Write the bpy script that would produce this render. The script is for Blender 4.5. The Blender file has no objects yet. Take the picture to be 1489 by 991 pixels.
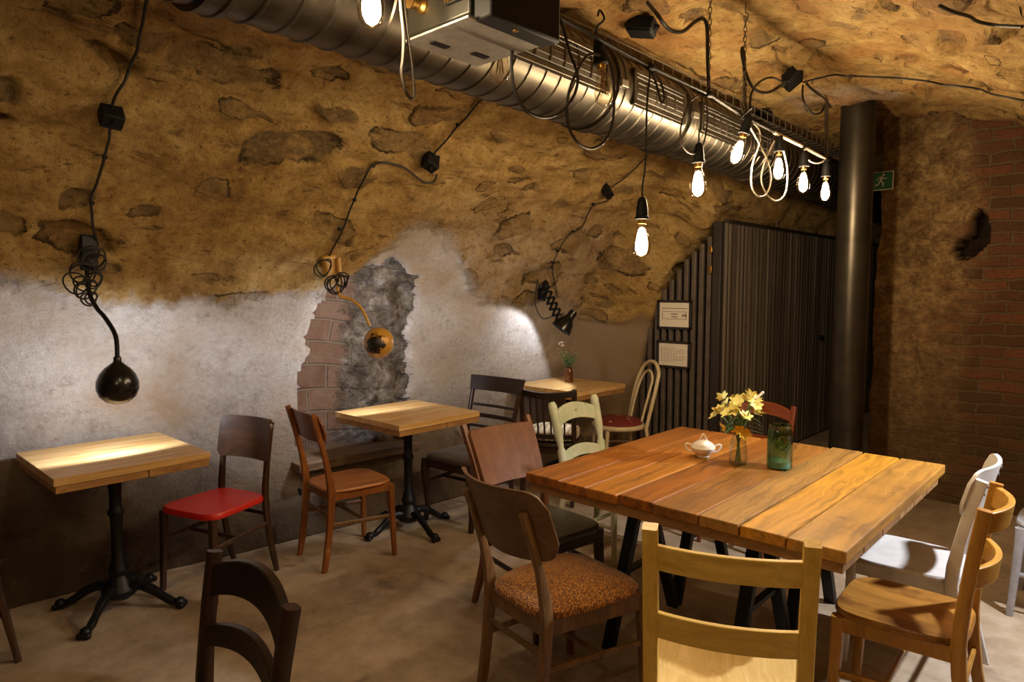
import bpy, bmesh, math, random
import numpy as np
from mathutils import Vector, Matrix
from mathutils.bvhtree import BVHTree
random.seed(7); RNG = np.random.default_rng(5)
PI = math.pi
SC = bpy.context.scene
COL = SC.collection

# ------------------------------------------------------------------ camera
EYE = Vector((0, 0, 1.55)); YAW = math.radians(43); PITCH = math.radians(4.45); FPX = 985.0
cam = bpy.data.cameras.new('camera'); cam.sensor_width = 36; cam.lens = FPX / 1489 * 36
cam.clip_start = .05; cam.clip_end = 60
co = bpy.data.objects.new('camera', cam); COL.objects.link(co)
co.location = EYE; co.rotation_euler = (PI / 2 - PITCH, 0, YAW)
SC.camera = co

def ray(x, y):
    a = (x - 744.5) / FPX; b = -(y - 495.5) / FPX
    v = (a, math.cos(PITCH) + b * math.sin(PITCH), -math.sin(PITCH) + b * math.cos(PITCH))
    c, s = math.cos(YAW), math.sin(YAW)
    return Vector((c * v[0] - s * v[1], s * v[0] + c * v[1], v[2]))
def atX(x, y, X):
    r = ray(x, y); return EYE + r * (X / r.x)
def atY(x, y, Y):
    r = ray(x, y); return EYE + r * (Y / r.y)
def atZ(x, y, z):
    r = ray(x, y); return EYE + r * ((z - EYE.z) / r.z)

# ------------------------------------------------------------------ materials
class NT:
    def __init__(s, name):
        s.m = bpy.data.materials.new(name); s.m.use_nodes = True
        s.t = s.m.node_tree; s.t.nodes.clear()
        s.out = s.t.nodes.new('ShaderNodeOutputMaterial')
    def n(s, typ, ins=None, **props):
        nd = s.t.nodes.new('ShaderNode' + typ)
        for k, v in props.items(): setattr(nd, k, v)
        for k, v in (ins or {}).items():
            sk = nd.inputs[k]
            if isinstance(v, bpy.types.NodeSocket): s.t.links.new(v, sk)
            elif isinstance(v, bpy.types.Node): s.t.links.new(v.outputs[0], sk)
            else:
                if sk.type == 'RGBA' and len(v) == 3: v = (*v, 1)
                sk.default_value = v
        return nd
    def math(s, op, a, b=0.0, c=None):
        d = {0: a, 1: b}
        if c is not None: d[2] = c
        return s.n('Math', d, operation=op).outputs[0]
    def ramp(s, fac, stops, interp='LINEAR'):
        r = s.n('ValToRGB', {'Fac': fac}); cr = r.color_ramp; cr.interpolation = interp
        while len(cr.elements) < len(stops): cr.elements.new(.5)
        for e, (p, c) in zip(cr.elements, stops):
            e.position = p; e.color = (c, c, c, 1) if isinstance(c, (int, float)) else (*c, 1)
        return r.outputs[0]
    def mix(s, f, a, b, blend='MIX'):
        m = s.n('Mix', data_type='RGBA', blend_type=blend)
        for i, v in ((0, f), (6, a), (7, b)):
            if isinstance(v, bpy.types.NodeSocket): s.t.links.new(v, m.inputs[i])
            else: m.inputs[i].default_value = v if i == 0 else (*v, 1) if len(v) == 3 else v
        return m.outputs[2]
    def obj(s, scale=(1, 1, 1), kind='Object'):
        tc = s.n('TexCoord'); mp = s.n('Mapping', {'Vector': tc.outputs[kind], 'Scale': scale})
        return mp.outputs[0]
    def noise(s, vec, scale, detail=6, rough=.6, dist=0.0):
        return s.n('TexNoise', {'Vector': vec, 'Scale': scale, 'Detail': detail, 'Roughness': rough, 'Distortion': dist}).outputs[0]
    def attr(s, name):
        return s.n('Attribute', attribute_name=name).outputs['Fac']
    def bsdf(s, color, rough=.6, metal=0.0, height=None, bump=.3, dist=.01, **kw):
        ins = {'Base Color': color, 'Roughness': rough, 'Metallic': metal}
        if height is not None:
            ins['Normal'] = s.n('Bump', {'Strength': bump, 'Distance': dist, 'Height': height})
        for k, v in kw.items(): ins[k] = v
        b = s.n('BsdfPrincipled', ins)
        s.t.links.new(b.outputs[0], s.out.inputs[0]); return b

def plain(name, c, rough=.6, metal=0.0, bump=0.0, var=.18, scale=30.0, **kw):
    N = NT(name); v = N.obj(); nz = N.noise(v, scale)
    f = N.ramp(nz, [(.3, 1 - var), (.7, 1 + var)])
    col = N.mix(1.0, c, f, 'MULTIPLY')
    N.bsdf(col, rough, metal, nz if bump else None, bump, .003, **kw); return N.m

def wood(name, dark, light, axis=2, scale=9.0, rough=.42, knots=0.0, bump=.15, stain=None, coat=0.0):
    """grain runs along the given local axis"""
    N = NT(name); sc = [scale * 2.2] * 3; sc[axis] = scale * .16
    v = N.obj(tuple(sc)); w = N.noise(N.obj(), 3.0, 2)
    vv = N.n('VectorMath', {0: v, 1: N.n('VectorMath', {0: w, 1: (1.5, 1.5, 1.5)}, operation='MULTIPLY').outputs[0]}, operation='ADD').outputs[0]
    g = N.noise(vv, 1.6, 8, .62, .9)
    fine = N.noise(vv, 9.0, 3, .5)
    f = N.math('ADD', N.math('MULTIPLY', g, .8), N.math('MULTIPLY', fine, .2))
    col = N.ramp(f, [(.32, dark), (.5, tuple((a + b) / 2 for a, b in zip(dark, light))), (.66, light)])
    if stain:
        st = N.noise(N.obj(), 4.5, 4, .6)
        col = N.mix(N.ramp(st, [(.52, 0), (.66, .75)]), col, stain)
    N.bsdf(col, rough, 0, f, bump, .003, **({'Coat Weight': coat, 'Coat Roughness': .25} if coat else {})); return N.m

M = {}
M['red'] = plain('red_paint', (.62, .020, .009), .4, var=.06)
M['walnut'] = wood('dark_walnut', (.022, .010, .006), (.070, .032, .016), rough=.34)
M['walnut_panel'] = wood('walnut_panel', (.035, .015, .008), (.10, .044, .020), axis=0, scale=6, rough=.3)
M['dark'] = wood('dark_stained_wood', (.018, .008, .005), (.055, .024, .013), rough=.4)
M['dark_panel'] = wood('dark_stained_panel', (.010, .0055, .004), (.032, .018, .011), axis=0, rough=.36)
M['honey'] = wood('honey_wood', (0.1575, 0.0484, 0.0109), (0.3150, 0.1100, 0.0238), rough=.36)
M['honey_panel'] = wood('honey_panel', (0.1260, 0.0396, 0.0109), (0.2520, 0.0836, 0.0204), axis=0, rough=.34)
M['honey_seat'] = wood('honey_seat', (0.2730, 0.0880, 0.0150), (0.5250, 0.2024, 0.0408), axis=1, scale=5, rough=.36)
M['teak'] = wood('reddish_wood', (.10, .033, .011), (.20, .072, .022), rough=.36)
M['teak_panel'] = wood('reddish_panel', (.11, .036, .010), (.20, .073, .020), axis=2, scale=5, rough=.62)
M['umber'] = wood('umber_wood', (.085, .042, .016), (.24, .125, .048), rough=.36)
M['umber_panel'] = wood('umber_panel', (.07, .034, .016), (.17, .085, .036), axis=0, scale=5, rough=.38)
M['pine'] = wood('pale_pine', (.60, .37, .05), (.86, .61, .13), rough=.42, scale=6)
M['pine_rail'] = wood('pale_pine_rail', (.62, .40, .06), (.88, .66, .16), axis=0, scale=6, rough=.42)
M['pine_seat'] = wood('pine_seat', (.62, .40, .11), (.86, .64, .26), axis=1, scale=6, rough=.5)
M['amber'] = wood('amber_wood', (.27, .115, .016), (.50, .245, .040), rough=.34)
M['amber_rail'] = wood('amber_rail', (.32, .145, .020), (.58, .31, .055), axis=0, rough=.32)
M['amber_seat'] = wood('amber_seat', (.23, .095, .014), (.42, .19, .032), axis=1, scale=5, rough=.34, stain=(0.0735, 0.0220, 0.0068))
M['redwood'] = wood('red_brown_wood', (0.1365, 0.0264, 0.0095), (0.2625, 0.0590, 0.0204), rough=.36)
M['redwood_rail'] = wood('red_brown_rail', (0.1575, 0.0317, 0.0109), (0.3045, 0.0748, 0.0245), axis=0, rough=.34)
M['white_paint'] = plain('worn_white_paint', (.62, .59, .56), .45, var=.12, scale=14)
M['cream_bent'] = plain('cream_paint', (.66, .54, .34), .4, var=.1)
M['grey_paint'] = plain('grey_paint', (.30, .28, .28), .5)
def distressed():
    N = NT('distressed_mint_paint'); v = N.obj()
    nz = N.noise(v, 22, 8, .7); big = N.noise(v, 7, 4)
    c = N.mix(N.ramp(big, [(.42, 0), (.62, 1)]), (.66, .66, .50), (.52, .60, .42))
    c = N.mix(N.ramp(big, [(.66, 0), (.72, .85)]), c, (.20, .32, .13))
    c = N.mix(N.ramp(nz, [(.62, 0), (.68, 1)]), c, (.20, .12, .06))
    N.bsdf(c, .55, 0, nz, .25, .003); return N.m
M['mint'] = distressed()
def black_seat():
    N = NT('black_seat_leather'); v = N.obj(); nz = N.noise(v, 60, 4)
    N.bsdf((.05, .038, .028), .33, 0, nz, .08, .002); return N.m
M['black_seat'] = black_seat()
def fabric(name, a, b, scale, rough=.9):
    N = NT(name); v = N.obj((1, 1, .4))
    vo = N.n('TexVoronoi', {'Vector': v, 'Scale': scale}, feature='F1').outputs['Distance']
    nz = N.noise(v, scale * .4, 2)
    col = N.mix(N.ramp(vo, [(.25, 0), (.55, 1)]), a, b)
    N.bsdf(col, rough, 0, N.math('SUBTRACT', 1.0, vo), .5, .004, **{'Sheen Weight': .2}); return N.m
M['tweed'] = fabric('brown_tweed', (.58, .25, .034), (.17, .062, .012), 150)
M['brown_fabric'] = fabric('dark_brown_fabric', (.055, .027, .014), (.032, .016, .009), 150)
def cushion_cream():
    N = NT('cream_tufted_fabric'); v = N.obj(); w = N.n('TexWave', {'Vector': v, 'Scale': 7.0, 'Distortion': 1.5, 'Detail': 2.0}, wave_type='BANDS').outputs['Fac']
    c = N.mix(N.ramp(w, [(.1, .0), (.6, 1)]), (.50, .38, .22), (.80, .70, .52)); N.bsdf(c, .9, 0, w, .5, .012); return N.m
M['cream_fabric'] = cushion_cream()
def red_floral():
    N = NT('red_patterned_fabric'); v = N.obj()
    vo = N.n('TexVoronoi', {'Vector': v, 'Scale': 16.0}).outputs['Distance']; nz = N.noise(v, 30, 3)
    f = N.ramp(N.math('ADD', vo, N.math('MULTIPLY', nz, .5)), [(.42, 1), (.5, 0)])
    c = N.mix(f, (.17, .018, .014), (.44, .27, .17)); N.bsdf(c, .85, 0, nz, .2, .004); return N.m
M['red_fabric'] = red_floral()
M['iron'] = plain('black_cast_iron', (.014, .014, .015), .42, .6, .2)
M['black_steel'] = plain('black_steel', (.011, .011, .012), .45, .5)
M['black_plastic'] = plain('black_plastic', (.006, .006, .006), .6, **{'Specular IOR Level': .2})
M['cable'] = plain('black_cable', (.013, .011, .010), .55)
M['cable_dust'] = plain('brown_cable', (.045, .033, .022), .6)
M['cable_white'] = plain('ivory_cable', (.62, .56, .46), .5)
M['steel_wire'] = plain('galvanised_wire', (.30, .27, .22), .42, .85)
M['louvre'] = plain('painted_louvre', (.10, .088, .07), .6)
M['chrome'] = plain('bright_metal', (.65, .62, .58), .22, 1.0, var=.05)
M['brass'] = plain('brass', (.55, .32, .09), .3, 1.0)
def galv():
    N = NT('galvanised_duct'); tc = N.n('TexCoord'); v = N.obj(); nz = N.noise(v, 9, 6, .65)
    c = N.ramp(nz, [(.3, (.075, .064, .050)), (.7, (.13, .113, .088))])
    N.bsdf(c, N.ramp(nz, [(.3, .34), (.7, .44)]), 1.0, nz, .05, .004); return N.m
M['galv'] = galv()
M['pillar'] = plain('blackened_steel', (.055, .046, .034), .36, .75, .05, var=.3, scale=7)
M['slat'] = plain('charcoal_slat', (.10, .078, .062), .30, var=.3, scale=12)
def ribbed():
    N = NT('charcoal_ribbed_slat'); nz = N.noise(N.obj((30, 30, .25)), 1.0, 3, .6); f = N.noise(N.obj((60, 60, 2)), 1.5, 4)
    c = N.ramp(N.math('ADD', N.math('MULTIPLY', nz, .8), N.math('MULTIPLY', f, .2)), [(.36, (.035, .027, .022)), (.5, (.095, .074, .058)), (.64, (.19, .155, .125))])  # tone streaks painted in for slat edges catching the light
    N.bsdf(c, .28, 0); return N.m
M['rib'] = ribbed()
M['slat_frame'] = plain('charcoal_frame', (.028, .022, .019), .5, var=.2)
M['paper'] = plain('paper', (.82, .76, .66), .7, var=.03)
M['ink'] = plain('ink', (.07, .05, .04), .8)
M['pale_ink'] = plain('pale_ink', (.42, .33, .31), .8)
M['frame_dark'] = plain('dark_frame', (.02, .016, .013), .5)
M['sign_green'] = plain('sign_green', (.015, .16, .075), .4, var=.04)
M['sign_white'] = plain('sign_white', (.75, .80, .76), .5, var=.02)
M['porcelain'] = plain('porcelain', (.78, .70, .60), .14, var=.03)
M['green_leaf'] = plain('leaf_green', (.028, .075, .018), .4, var=.4)
M['stem_green'] = plain('stem_green', (.06, .13, .025), .5, var=.3)
M['sage_leaf'] = plain('sage_leaf', (.30, .48, .27), .55, var=.35)
M['yellow_petal'] = plain('yellow_petal', (.80, .70, .22), .5, var=.12, **{'Subsurface Weight': .15})
M['yellow_deep'] = plain('deep_yellow_petal', (.75, .50, .05), .5, var=.15)
M['white_petal'] = plain('white_petal', (.80, .72, .62), .5)
M['lamp_yellow'] = None
def lamp_yellow():
    N = NT('chipped_ochre_enamel'); v = N.obj(); nz = N.noise(v, 26, 6, .65)
    sx = N.n('SeparateXYZ', {0: v}).outputs
    f = N.ramp(N.math('SUBTRACT', nz, N.math('MULTIPLY', N.n('VectorMath', {0: v, 1: (.035, -.06, .01)}, operation='DISTANCE').outputs['Value'], 4.2)), [(.20, 0), (.26, 1)])
    c = N.mix(f, (.52, .27, .04), (.012, .009, .007)); N.bsdf(c, .4, .1, nz, .1, .003); return N.m
M['lamp_yellow'] = lamp_yellow()
M['lamp_arm_yellow'] = plain('ochre_enamel', (.50, .28, .06), .42)
M['enamel_black'] = plain('black_enamel', (.010, .009, .009), .22, var=.1)
M['projector'] = plain('olive_black_metal', (.014, .012, .007), .45, .3)
M['plate'] = plain('brushed_plate', (.34, .32, .29), .5, .5)
M['bulb_white'] = None

def emit(name, c, s):
    N = NT(name); e = N.n('Emission', {'Color': c, 'Strength': s}); N.t.links.new(e.outputs[0], N.out.inputs[0]); return N.m
M['glow'] = emit('glowing_filament', (1.0, .79, .53), 500.0)
M['glow_spot'] = emit('glowing_lamp', (1.0, .93, .86), 8.0)
M['filament_off'] = plain('copper_filament', (.30, .16, .07), .3, .9)
def clear_glass(name, tint, edge=.75, rough=.02, base=.06, edark=.45):
    N = NT(name); lw = N.n('LayerWeight', {'Blend': .35}).outputs['Facing']
    f = N.math('ADD', N.math('MULTIPLY', N.math('POWER', lw, 3.0), edge), base)
    tr = N.n('BsdfTransparent', {'Color': N.mix(N.math('POWER', lw, 2.0), tint, tuple(c * edark for c in tint))}); gl = N.n('BsdfGlossy', {'Color': (1, .97, .92), 'Roughness': rough})
    mx = N.n('MixShader', {0: f, 1: tr.outputs[0], 2: gl.outputs[0]}); N.t.links.new(mx.outputs[0], N.out.inputs[0]); return N.m
M['glass'] = clear_glass('bulb_glass', (.93, .89, .80), .75, base=.11)
M['vase_glass'] = clear_glass('vase_glass', (.95, .97, .95), .7, base=.05)
M['jar_glass'] = clear_glass('green_glass', (.50, .70, .60), .6, base=.08)
M['amber_glass'] = clear_glass('amber_glass', (.42, .15, .03), .5, base=.07)
M['amber_wall'] = plain('amber_glass_body', (.16, .05, .012), .12, var=.1, **{'Transmission Weight': .4})

# ------------------------------------------------------------------ mesh helpers
class MB:
    def __init__(s): s.v = []; s.f = []
    def add(s, vs, fs):
        b = len(s.v); s.v += [tuple(v) for v in vs]; s.f += [tuple(i + b for i in f) for f in fs]
    def box(s, c, size, R=None):
        hx, hy, hz = (k / 2 for k in size); vs = []
        for x in (-hx, hx):
            for y in (-hy, hy):
                for z in (-hz, hz):
                    p = Vector((x, y, z)); p = R @ p if R else p
                    vs.append(p + Vector(c))
        s.add(vs, [(0, 1, 3, 2), (4, 6, 7, 5), (0, 4, 5, 1), (2, 3, 7, 6), (0, 2, 6, 4), (1, 5, 7, 3)])
    def bar(s, p0, p1, w, h, side=(1, 0, 0)):
        s.sweep([p0, p1], [(w, h)] * 2, 4, 0, side)
    def sweep(s, path, secs, sides=10, exp=2.0, side=(1, 0, 0), closed=False):
        """secs: (width along side, height) for each point; exp 0 = plain rectangle"""
        P = [Vector(p) for p in path]; n = len(P); side = Vector(side); rings = []
        if isinstance(secs, (int, float)): secs = [(secs * 2, secs * 2)] * n
        prevB = None
        for i in range(n):
            if closed: T = P[(i + 1) % n] - P[i - 1]
            else: T = P[min(i + 1, n - 1)] - P[max(i - 1, 0)]
            T.normalize()
            ref = side if side.length else prevB
            if ref is None or abs(T.dot(ref)) > .999 * ref.length:
                ref = Vector((1, 0, 0)) if abs(T.x) < .8 else Vector((0, 1, 0))
            B = (ref - T * ref.dot(T)).normalized(); Nn = T.cross(B); prevB = B
            w, h = secs[i]; ring = []
            if exp == 0:
                for a, b in ((-1, -1), (1, -1), (1, 1), (-1, 1)): ring.append(P[i] + B * (a * w / 2) + Nn * (b * h / 2))
            else:
                for k in range(sides):
                    t = 2 * PI * (k + .5) / sides; cx, sx = math.cos(t), math.sin(t)
                    a = math.copysign(abs(cx) ** (2 / exp), cx); b = math.copysign(abs(sx) ** (2 / exp), sx)
                    ring.append(P[i] + B * (a * w / 2) + Nn * (b * h / 2))
            rings.append(ring)
        m = len(rings[0]); vs = [p for r in rings for p in r]; fs = []
        for i in range(n if closed else n - 1):
            j = (i + 1) % n
            for k in range(m):
                fs.append((i * m + k, i * m + (k + 1) % m, j * m + (k + 1) % m, j * m + k))
        if not closed: fs += [tuple(reversed(range(m))), tuple((n - 1) * m + k for k in range(m))]
        s.add(vs, fs)
    def tube(s, path, r, sides=8, closed=False):
        n = len(path); rr = r if isinstance(r, (list, tuple)) else [r] * n
        s.sweep(path, [(2 * q, 2 * q) for q in rr], sides, 2.0, (0, 0, 0), closed)
    def lathe(s, prof, sides=24, c=(0, 0, 0), R=None, cap=True):
        vs = []; fs = []; n = len(prof)
        for r, z in prof:
            for k in range(sides):
                t = 2 * PI * k / sides; p = Vector((r * math.cos(t), r * math.sin(t), z))
                if R: p = R @ p
                vs.append(p + Vector(c))
        for i in range(n - 1):
            for k in range(sides):
                fs.append((i * sides + k, i * sides + (k + 1) % sides, (i + 1) * sides + (k + 1) % sides, (i + 1) * sides + k))
        if cap: fs += [tuple(reversed(range(sides))), tuple((n - 1) * sides + k for k in range(sides))]
        s.add(vs, fs)
    def slab(s, front, back, nu, nv):
        """closed solid between two grids of (nu+1)*(nv+1) points"""
        a = len(front); vs = list(front) + list(back); fs = []
        I = lambda i, j: i * (nv + 1) + j
        for i in range(nu):
            for j in range(nv):
                fs.append((I(i, j), I(i + 1, j), I(i + 1, j + 1), I(i, j + 1)))
                fs.append((a + I(i, j), a + I(i, j + 1), a + I(i + 1, j + 1), a + I(i + 1, j)))
        for i in range(nu):
            fs.append((I(i, 0), a + I(i, 0), a + I(i + 1, 0), I(i + 1, 0)))
            fs.append((I(i, nv), I(i + 1, nv), a + I(i + 1, nv), a + I(i, nv)))
        for j in range(nv):
            fs.append((I(0, j), I(0, j + 1), a + I(0, j + 1), a + I(0, j)))
            fs.append((I(nu, j), a + I(nu, j), a + I(nu, j + 1), I(nu, j + 1)))
        s.add(vs, fs)
    def sphere(s, c, r, seg=16, rings=10, scale=(1, 1, 1)):
        prof = [(max(1e-5, r * math.sin(PI * i / rings)), -r * math.cos(PI * i / rings)) for i in range(rings + 1)]
        b = len(s.v); s.lathe(prof, seg, (0, 0, 0), None, False)
        s.v[b:] = [(x * scale[0] + c[0], y * scale[1] + c[1], z * scale[2] + c[2]) for x, y, z in s.v[b:]]
    def build(s, name, mat, parent=None, bevel=0.0, smooth=True, loc=None, angle=40):
        me = bpy.data.meshes.new(name); me.from_pydata(s.v, [], s.f); me.validate()
        bm = bmesh.new(); bm.from_mesh(me); bmesh.ops.recalc_face_normals(bm, faces=bm.faces); bm.to_mesh(me); bm.free()
        o = bpy.data.objects.new(name, me); COL.objects.link(o)
        for mm in (mat if isinstance(mat, (list, tuple)) else [mat]): me.materials.append(mm)
        if smooth:
            me.polygons.foreach_set('use_smooth', [True] * len(me.polygons)); me.set_sharp_from_angle(angle=math.radians(angle))
        if bevel:
            bv = o.modifiers.new('bevel', 'BEVEL'); bv.width = bevel; bv.segments = 2; bv.limit_method = 'ANGLE'; bv.angle_limit = math.radians(40)
        if parent: o.parent = parent
        if loc: o.location = loc
        return o

def smooth_path(pts, sub=6, closed=False):
    P = [Vector(p) for p in pts]; n = len(P); out = []
    rng = range(n if closed else n - 1)
    for i in rng:
        g = (lambda k: P[k % n]) if closed else (lambda k: P[max(0, min(n - 1, k))])
        p0, p1, p2, p3 = g(i - 1), g(i), g(i + 1), g(i + 2)
        for k in range(sub):
            t = k / sub
            out.append(.5 * ((2 * p1) + (p2 - p0) * t + (2 * p0 - 5 * p1 + 4 * p2 - p3) * t * t + (3 * p1 - p0 - 3 * p2 + p3) * t ** 3))
    if not closed: out.append(P[-1])
    return out

def tag(o, label=None, cat=None, group=None, kind=None):
    if label: o['label'] = label
    if cat: o['category'] = cat
    if group: o['group'] = group
    if kind: o['kind'] = kind
    return o
def thing(name, label, cat, loc=(0, 0, 0), rz=0.0, group=None):
    o = bpy.data.objects.new(name, None); COL.objects.link(o); o.empty_display_size = .1
    o.location = loc; o.rotation_euler = (0, 0, rz); return tag(o, label, cat, group)
def dup(root, loc, rz=None, label=None, group=None):
    r = root.copy(); COL.objects.link(r); r.location = loc
    if rz is not None: r.rotation_euler = (0, 0, rz)
    if label: r['label'] = label
    if group: r['group'] = group
    for ch in list(root.children):
        c = ch.copy(); COL.objects.link(c); c.parent = r
        for g in list(ch.children):
            d = g.copy(); COL.objects.link(d); d.parent = c
    return r

# ------------------------------------------------------------------ numpy noise
def _hash(ix, iy, iz, seed):
    h = (ix * 374761393 + iy * 668265263 + iz * 2147483647 + seed * 974711) & 0xFFFFFFFF
    h = ((h ^ (h >> 13)) * 1274126177) & 0xFFFFFFFF
    h = (h ^ (h >> 16)) & 0xFFFFFFFF
    return h.astype(np.float64) / 0xFFFFFFFF
def vnoise(x, y, seed=0):
    x = np.asarray(x, float); y = np.asarray(y, float)
    ix = np.floor(x).astype(np.int64); iy = np.floor(y).astype(np.int64); fx = x - ix; fy = y - iy
    fx = fx * fx * (3 - 2 * fx); fy = fy * fy * (3 - 2 * fy); z = np.zeros_like(ix)
    a = _hash(ix, iy, z, seed); b = _hash(ix + 1, iy, z, seed); c = _hash(ix, iy + 1, z, seed); d = _hash(ix + 1, iy + 1, z, seed)
    return (a * (1 - fx) + b * fx) * (1 - fy) + (c * (1 - fx) + d * fx) * fy * 1.0
def fbm(x, y, seed=0, oct=4):
    s = 0; a = .5; t = 0
    for k in range(oct):
        s = s + a * vnoise(np.asarray(x) * 2 ** k, np.asarray(y) * 2 ** k, seed + k); t += a; a *= .5
    return s / t
def sstep(a, b, x):
    t = np.clip((np.asarray(x, float) - a) / (b - a), 0, 1); return t * t * (3 - 2 * t)

# ------------------------------------------------------------------ the vault
MAIN = [(-3.95, 0), (-3.97, .3), (-3.98, .6), (-3.96, .95), (-3.86, 1.32), (-3.66, 1.75), (-3.35, 2.1), (-2.95, 2.4), (-2.5, 2.62), (-2.05, 2.73), (-1.6, 2.77), (-1.1, 2.73), (-.6, 2.57), (-.1, 2.32), (.4, 1.8), (.72, 1.2), (.75, 0)]
END = [(-3.35, 0), (-3.33, .3), (-3.3, .6), (-3.23, .94), (-3.15, 1.25), (-3.05, 1.55), (-2.8, 1.89), (-2.55, 2.12), (-2.4, 2.42), (-2.05, 2.71), (-1.6, 2.79), (-1.1, 2.76), (-.6, 2.6), (-.1, 2.35), (.4, 1.8), (.72, 1.2), (.75, 0)]
def catmull(pts, t):
    pts = np.array(pts, float); n = len(pts) - 1
    t = np.clip(t, 0, n - 1e-9); i = np.floor(t).astype(int); f = (t - i)[..., None]
    p0 = pts[np.maximum(i - 1, 0)]; p1 = pts[i]; p2 = pts[i + 1]; p3 = pts[np.minimum(i + 2, n)]
    return .5 * ((2 * p1) + (p2 - p0) * f + (2 * p0 - 5 * p1 + 4 * p2 - p3) * f * f + (3 * p1 - p0 - 3 * p2 + p3) * f ** 3)
def in_poly(x, y, poly):
    ins = np.zeros(x.shape, bool); n = len(poly)
    for i in range(n):
        x1, y1 = poly[i]; x2, y2 = poly[(i + 1) % n]
        c = ((y1 > y) != (y2 > y)) & (x < (x2 - x1) * (y - y1) / (y2 - y1 + 1e-12) + x1); ins ^= c
    return ins
NICHE = [(2.17, .44), (2.16, .7), (2.19, 1.0), (2.22, 1.3), (2.25, 1.5), (2.34, 1.62), (2.48, 1.68), (2.66, 1.71), (2.82, 1.68), (2.93, 1.62), (2.97, 1.45), (2.94, 1.2), (3.0, 1.0), (2.98, .75), (3.0, .44)]
def stone_field(A, arc):
    rg = np.random.default_rng(23); d = np.full(A.shape, -1.0); r = np.zeros(A.shape)
    wa = A + (fbm(A * 5, arc * 5, 81, 4) - .5) * .24; wb_ = arc + (fbm(A * 5, arc * 5, 87, 4) - .5) * .17
    done = []
    while len(done) < 290:
        ca, cb = rg.uniform(.2, 6.0), rg.uniform(.9, 7.2); big = rg.random() ** 2
        ra, rb = .05 + .19 * big + .05 * rg.random(), .026 + .075 * big + .025 * rg.random(); rot = rg.normal(0, .2); ex = rg.uniform(1.7, 3.2); rv = rg.random()
        if any(abs(ca - q[0]) < (ra + q[2]) * .95 and abs(cb - q[1]) < (rb + q[3]) * 1.0 for q in done): continue
        done.append((ca, cb, ra, rb))
        m = (np.abs(wa - ca) < ra * 1.7 + .1) & (np.abs(wb_ - cb) < rb * 2.2 + .1)
        if not m.any(): continue
        u = wa[m] - ca; v = wb_[m] - cb; x_ = (u * np.cos(rot) + v * np.sin(rot)) / ra; y_ = (-u * np.sin(rot) + v * np.cos(rot)) / rb
        q = 1 - (np.abs(x_) ** ex + np.abs(y_) ** ex) ** (1 / ex); q = np.clip(q, -1, 1)
        dm = d[m]; rm = r[m]; better = q > dm; dm[better] = q[better]; rm[better] = rv; d[m] = dm; r[m] = rm
    return d, r
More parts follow.
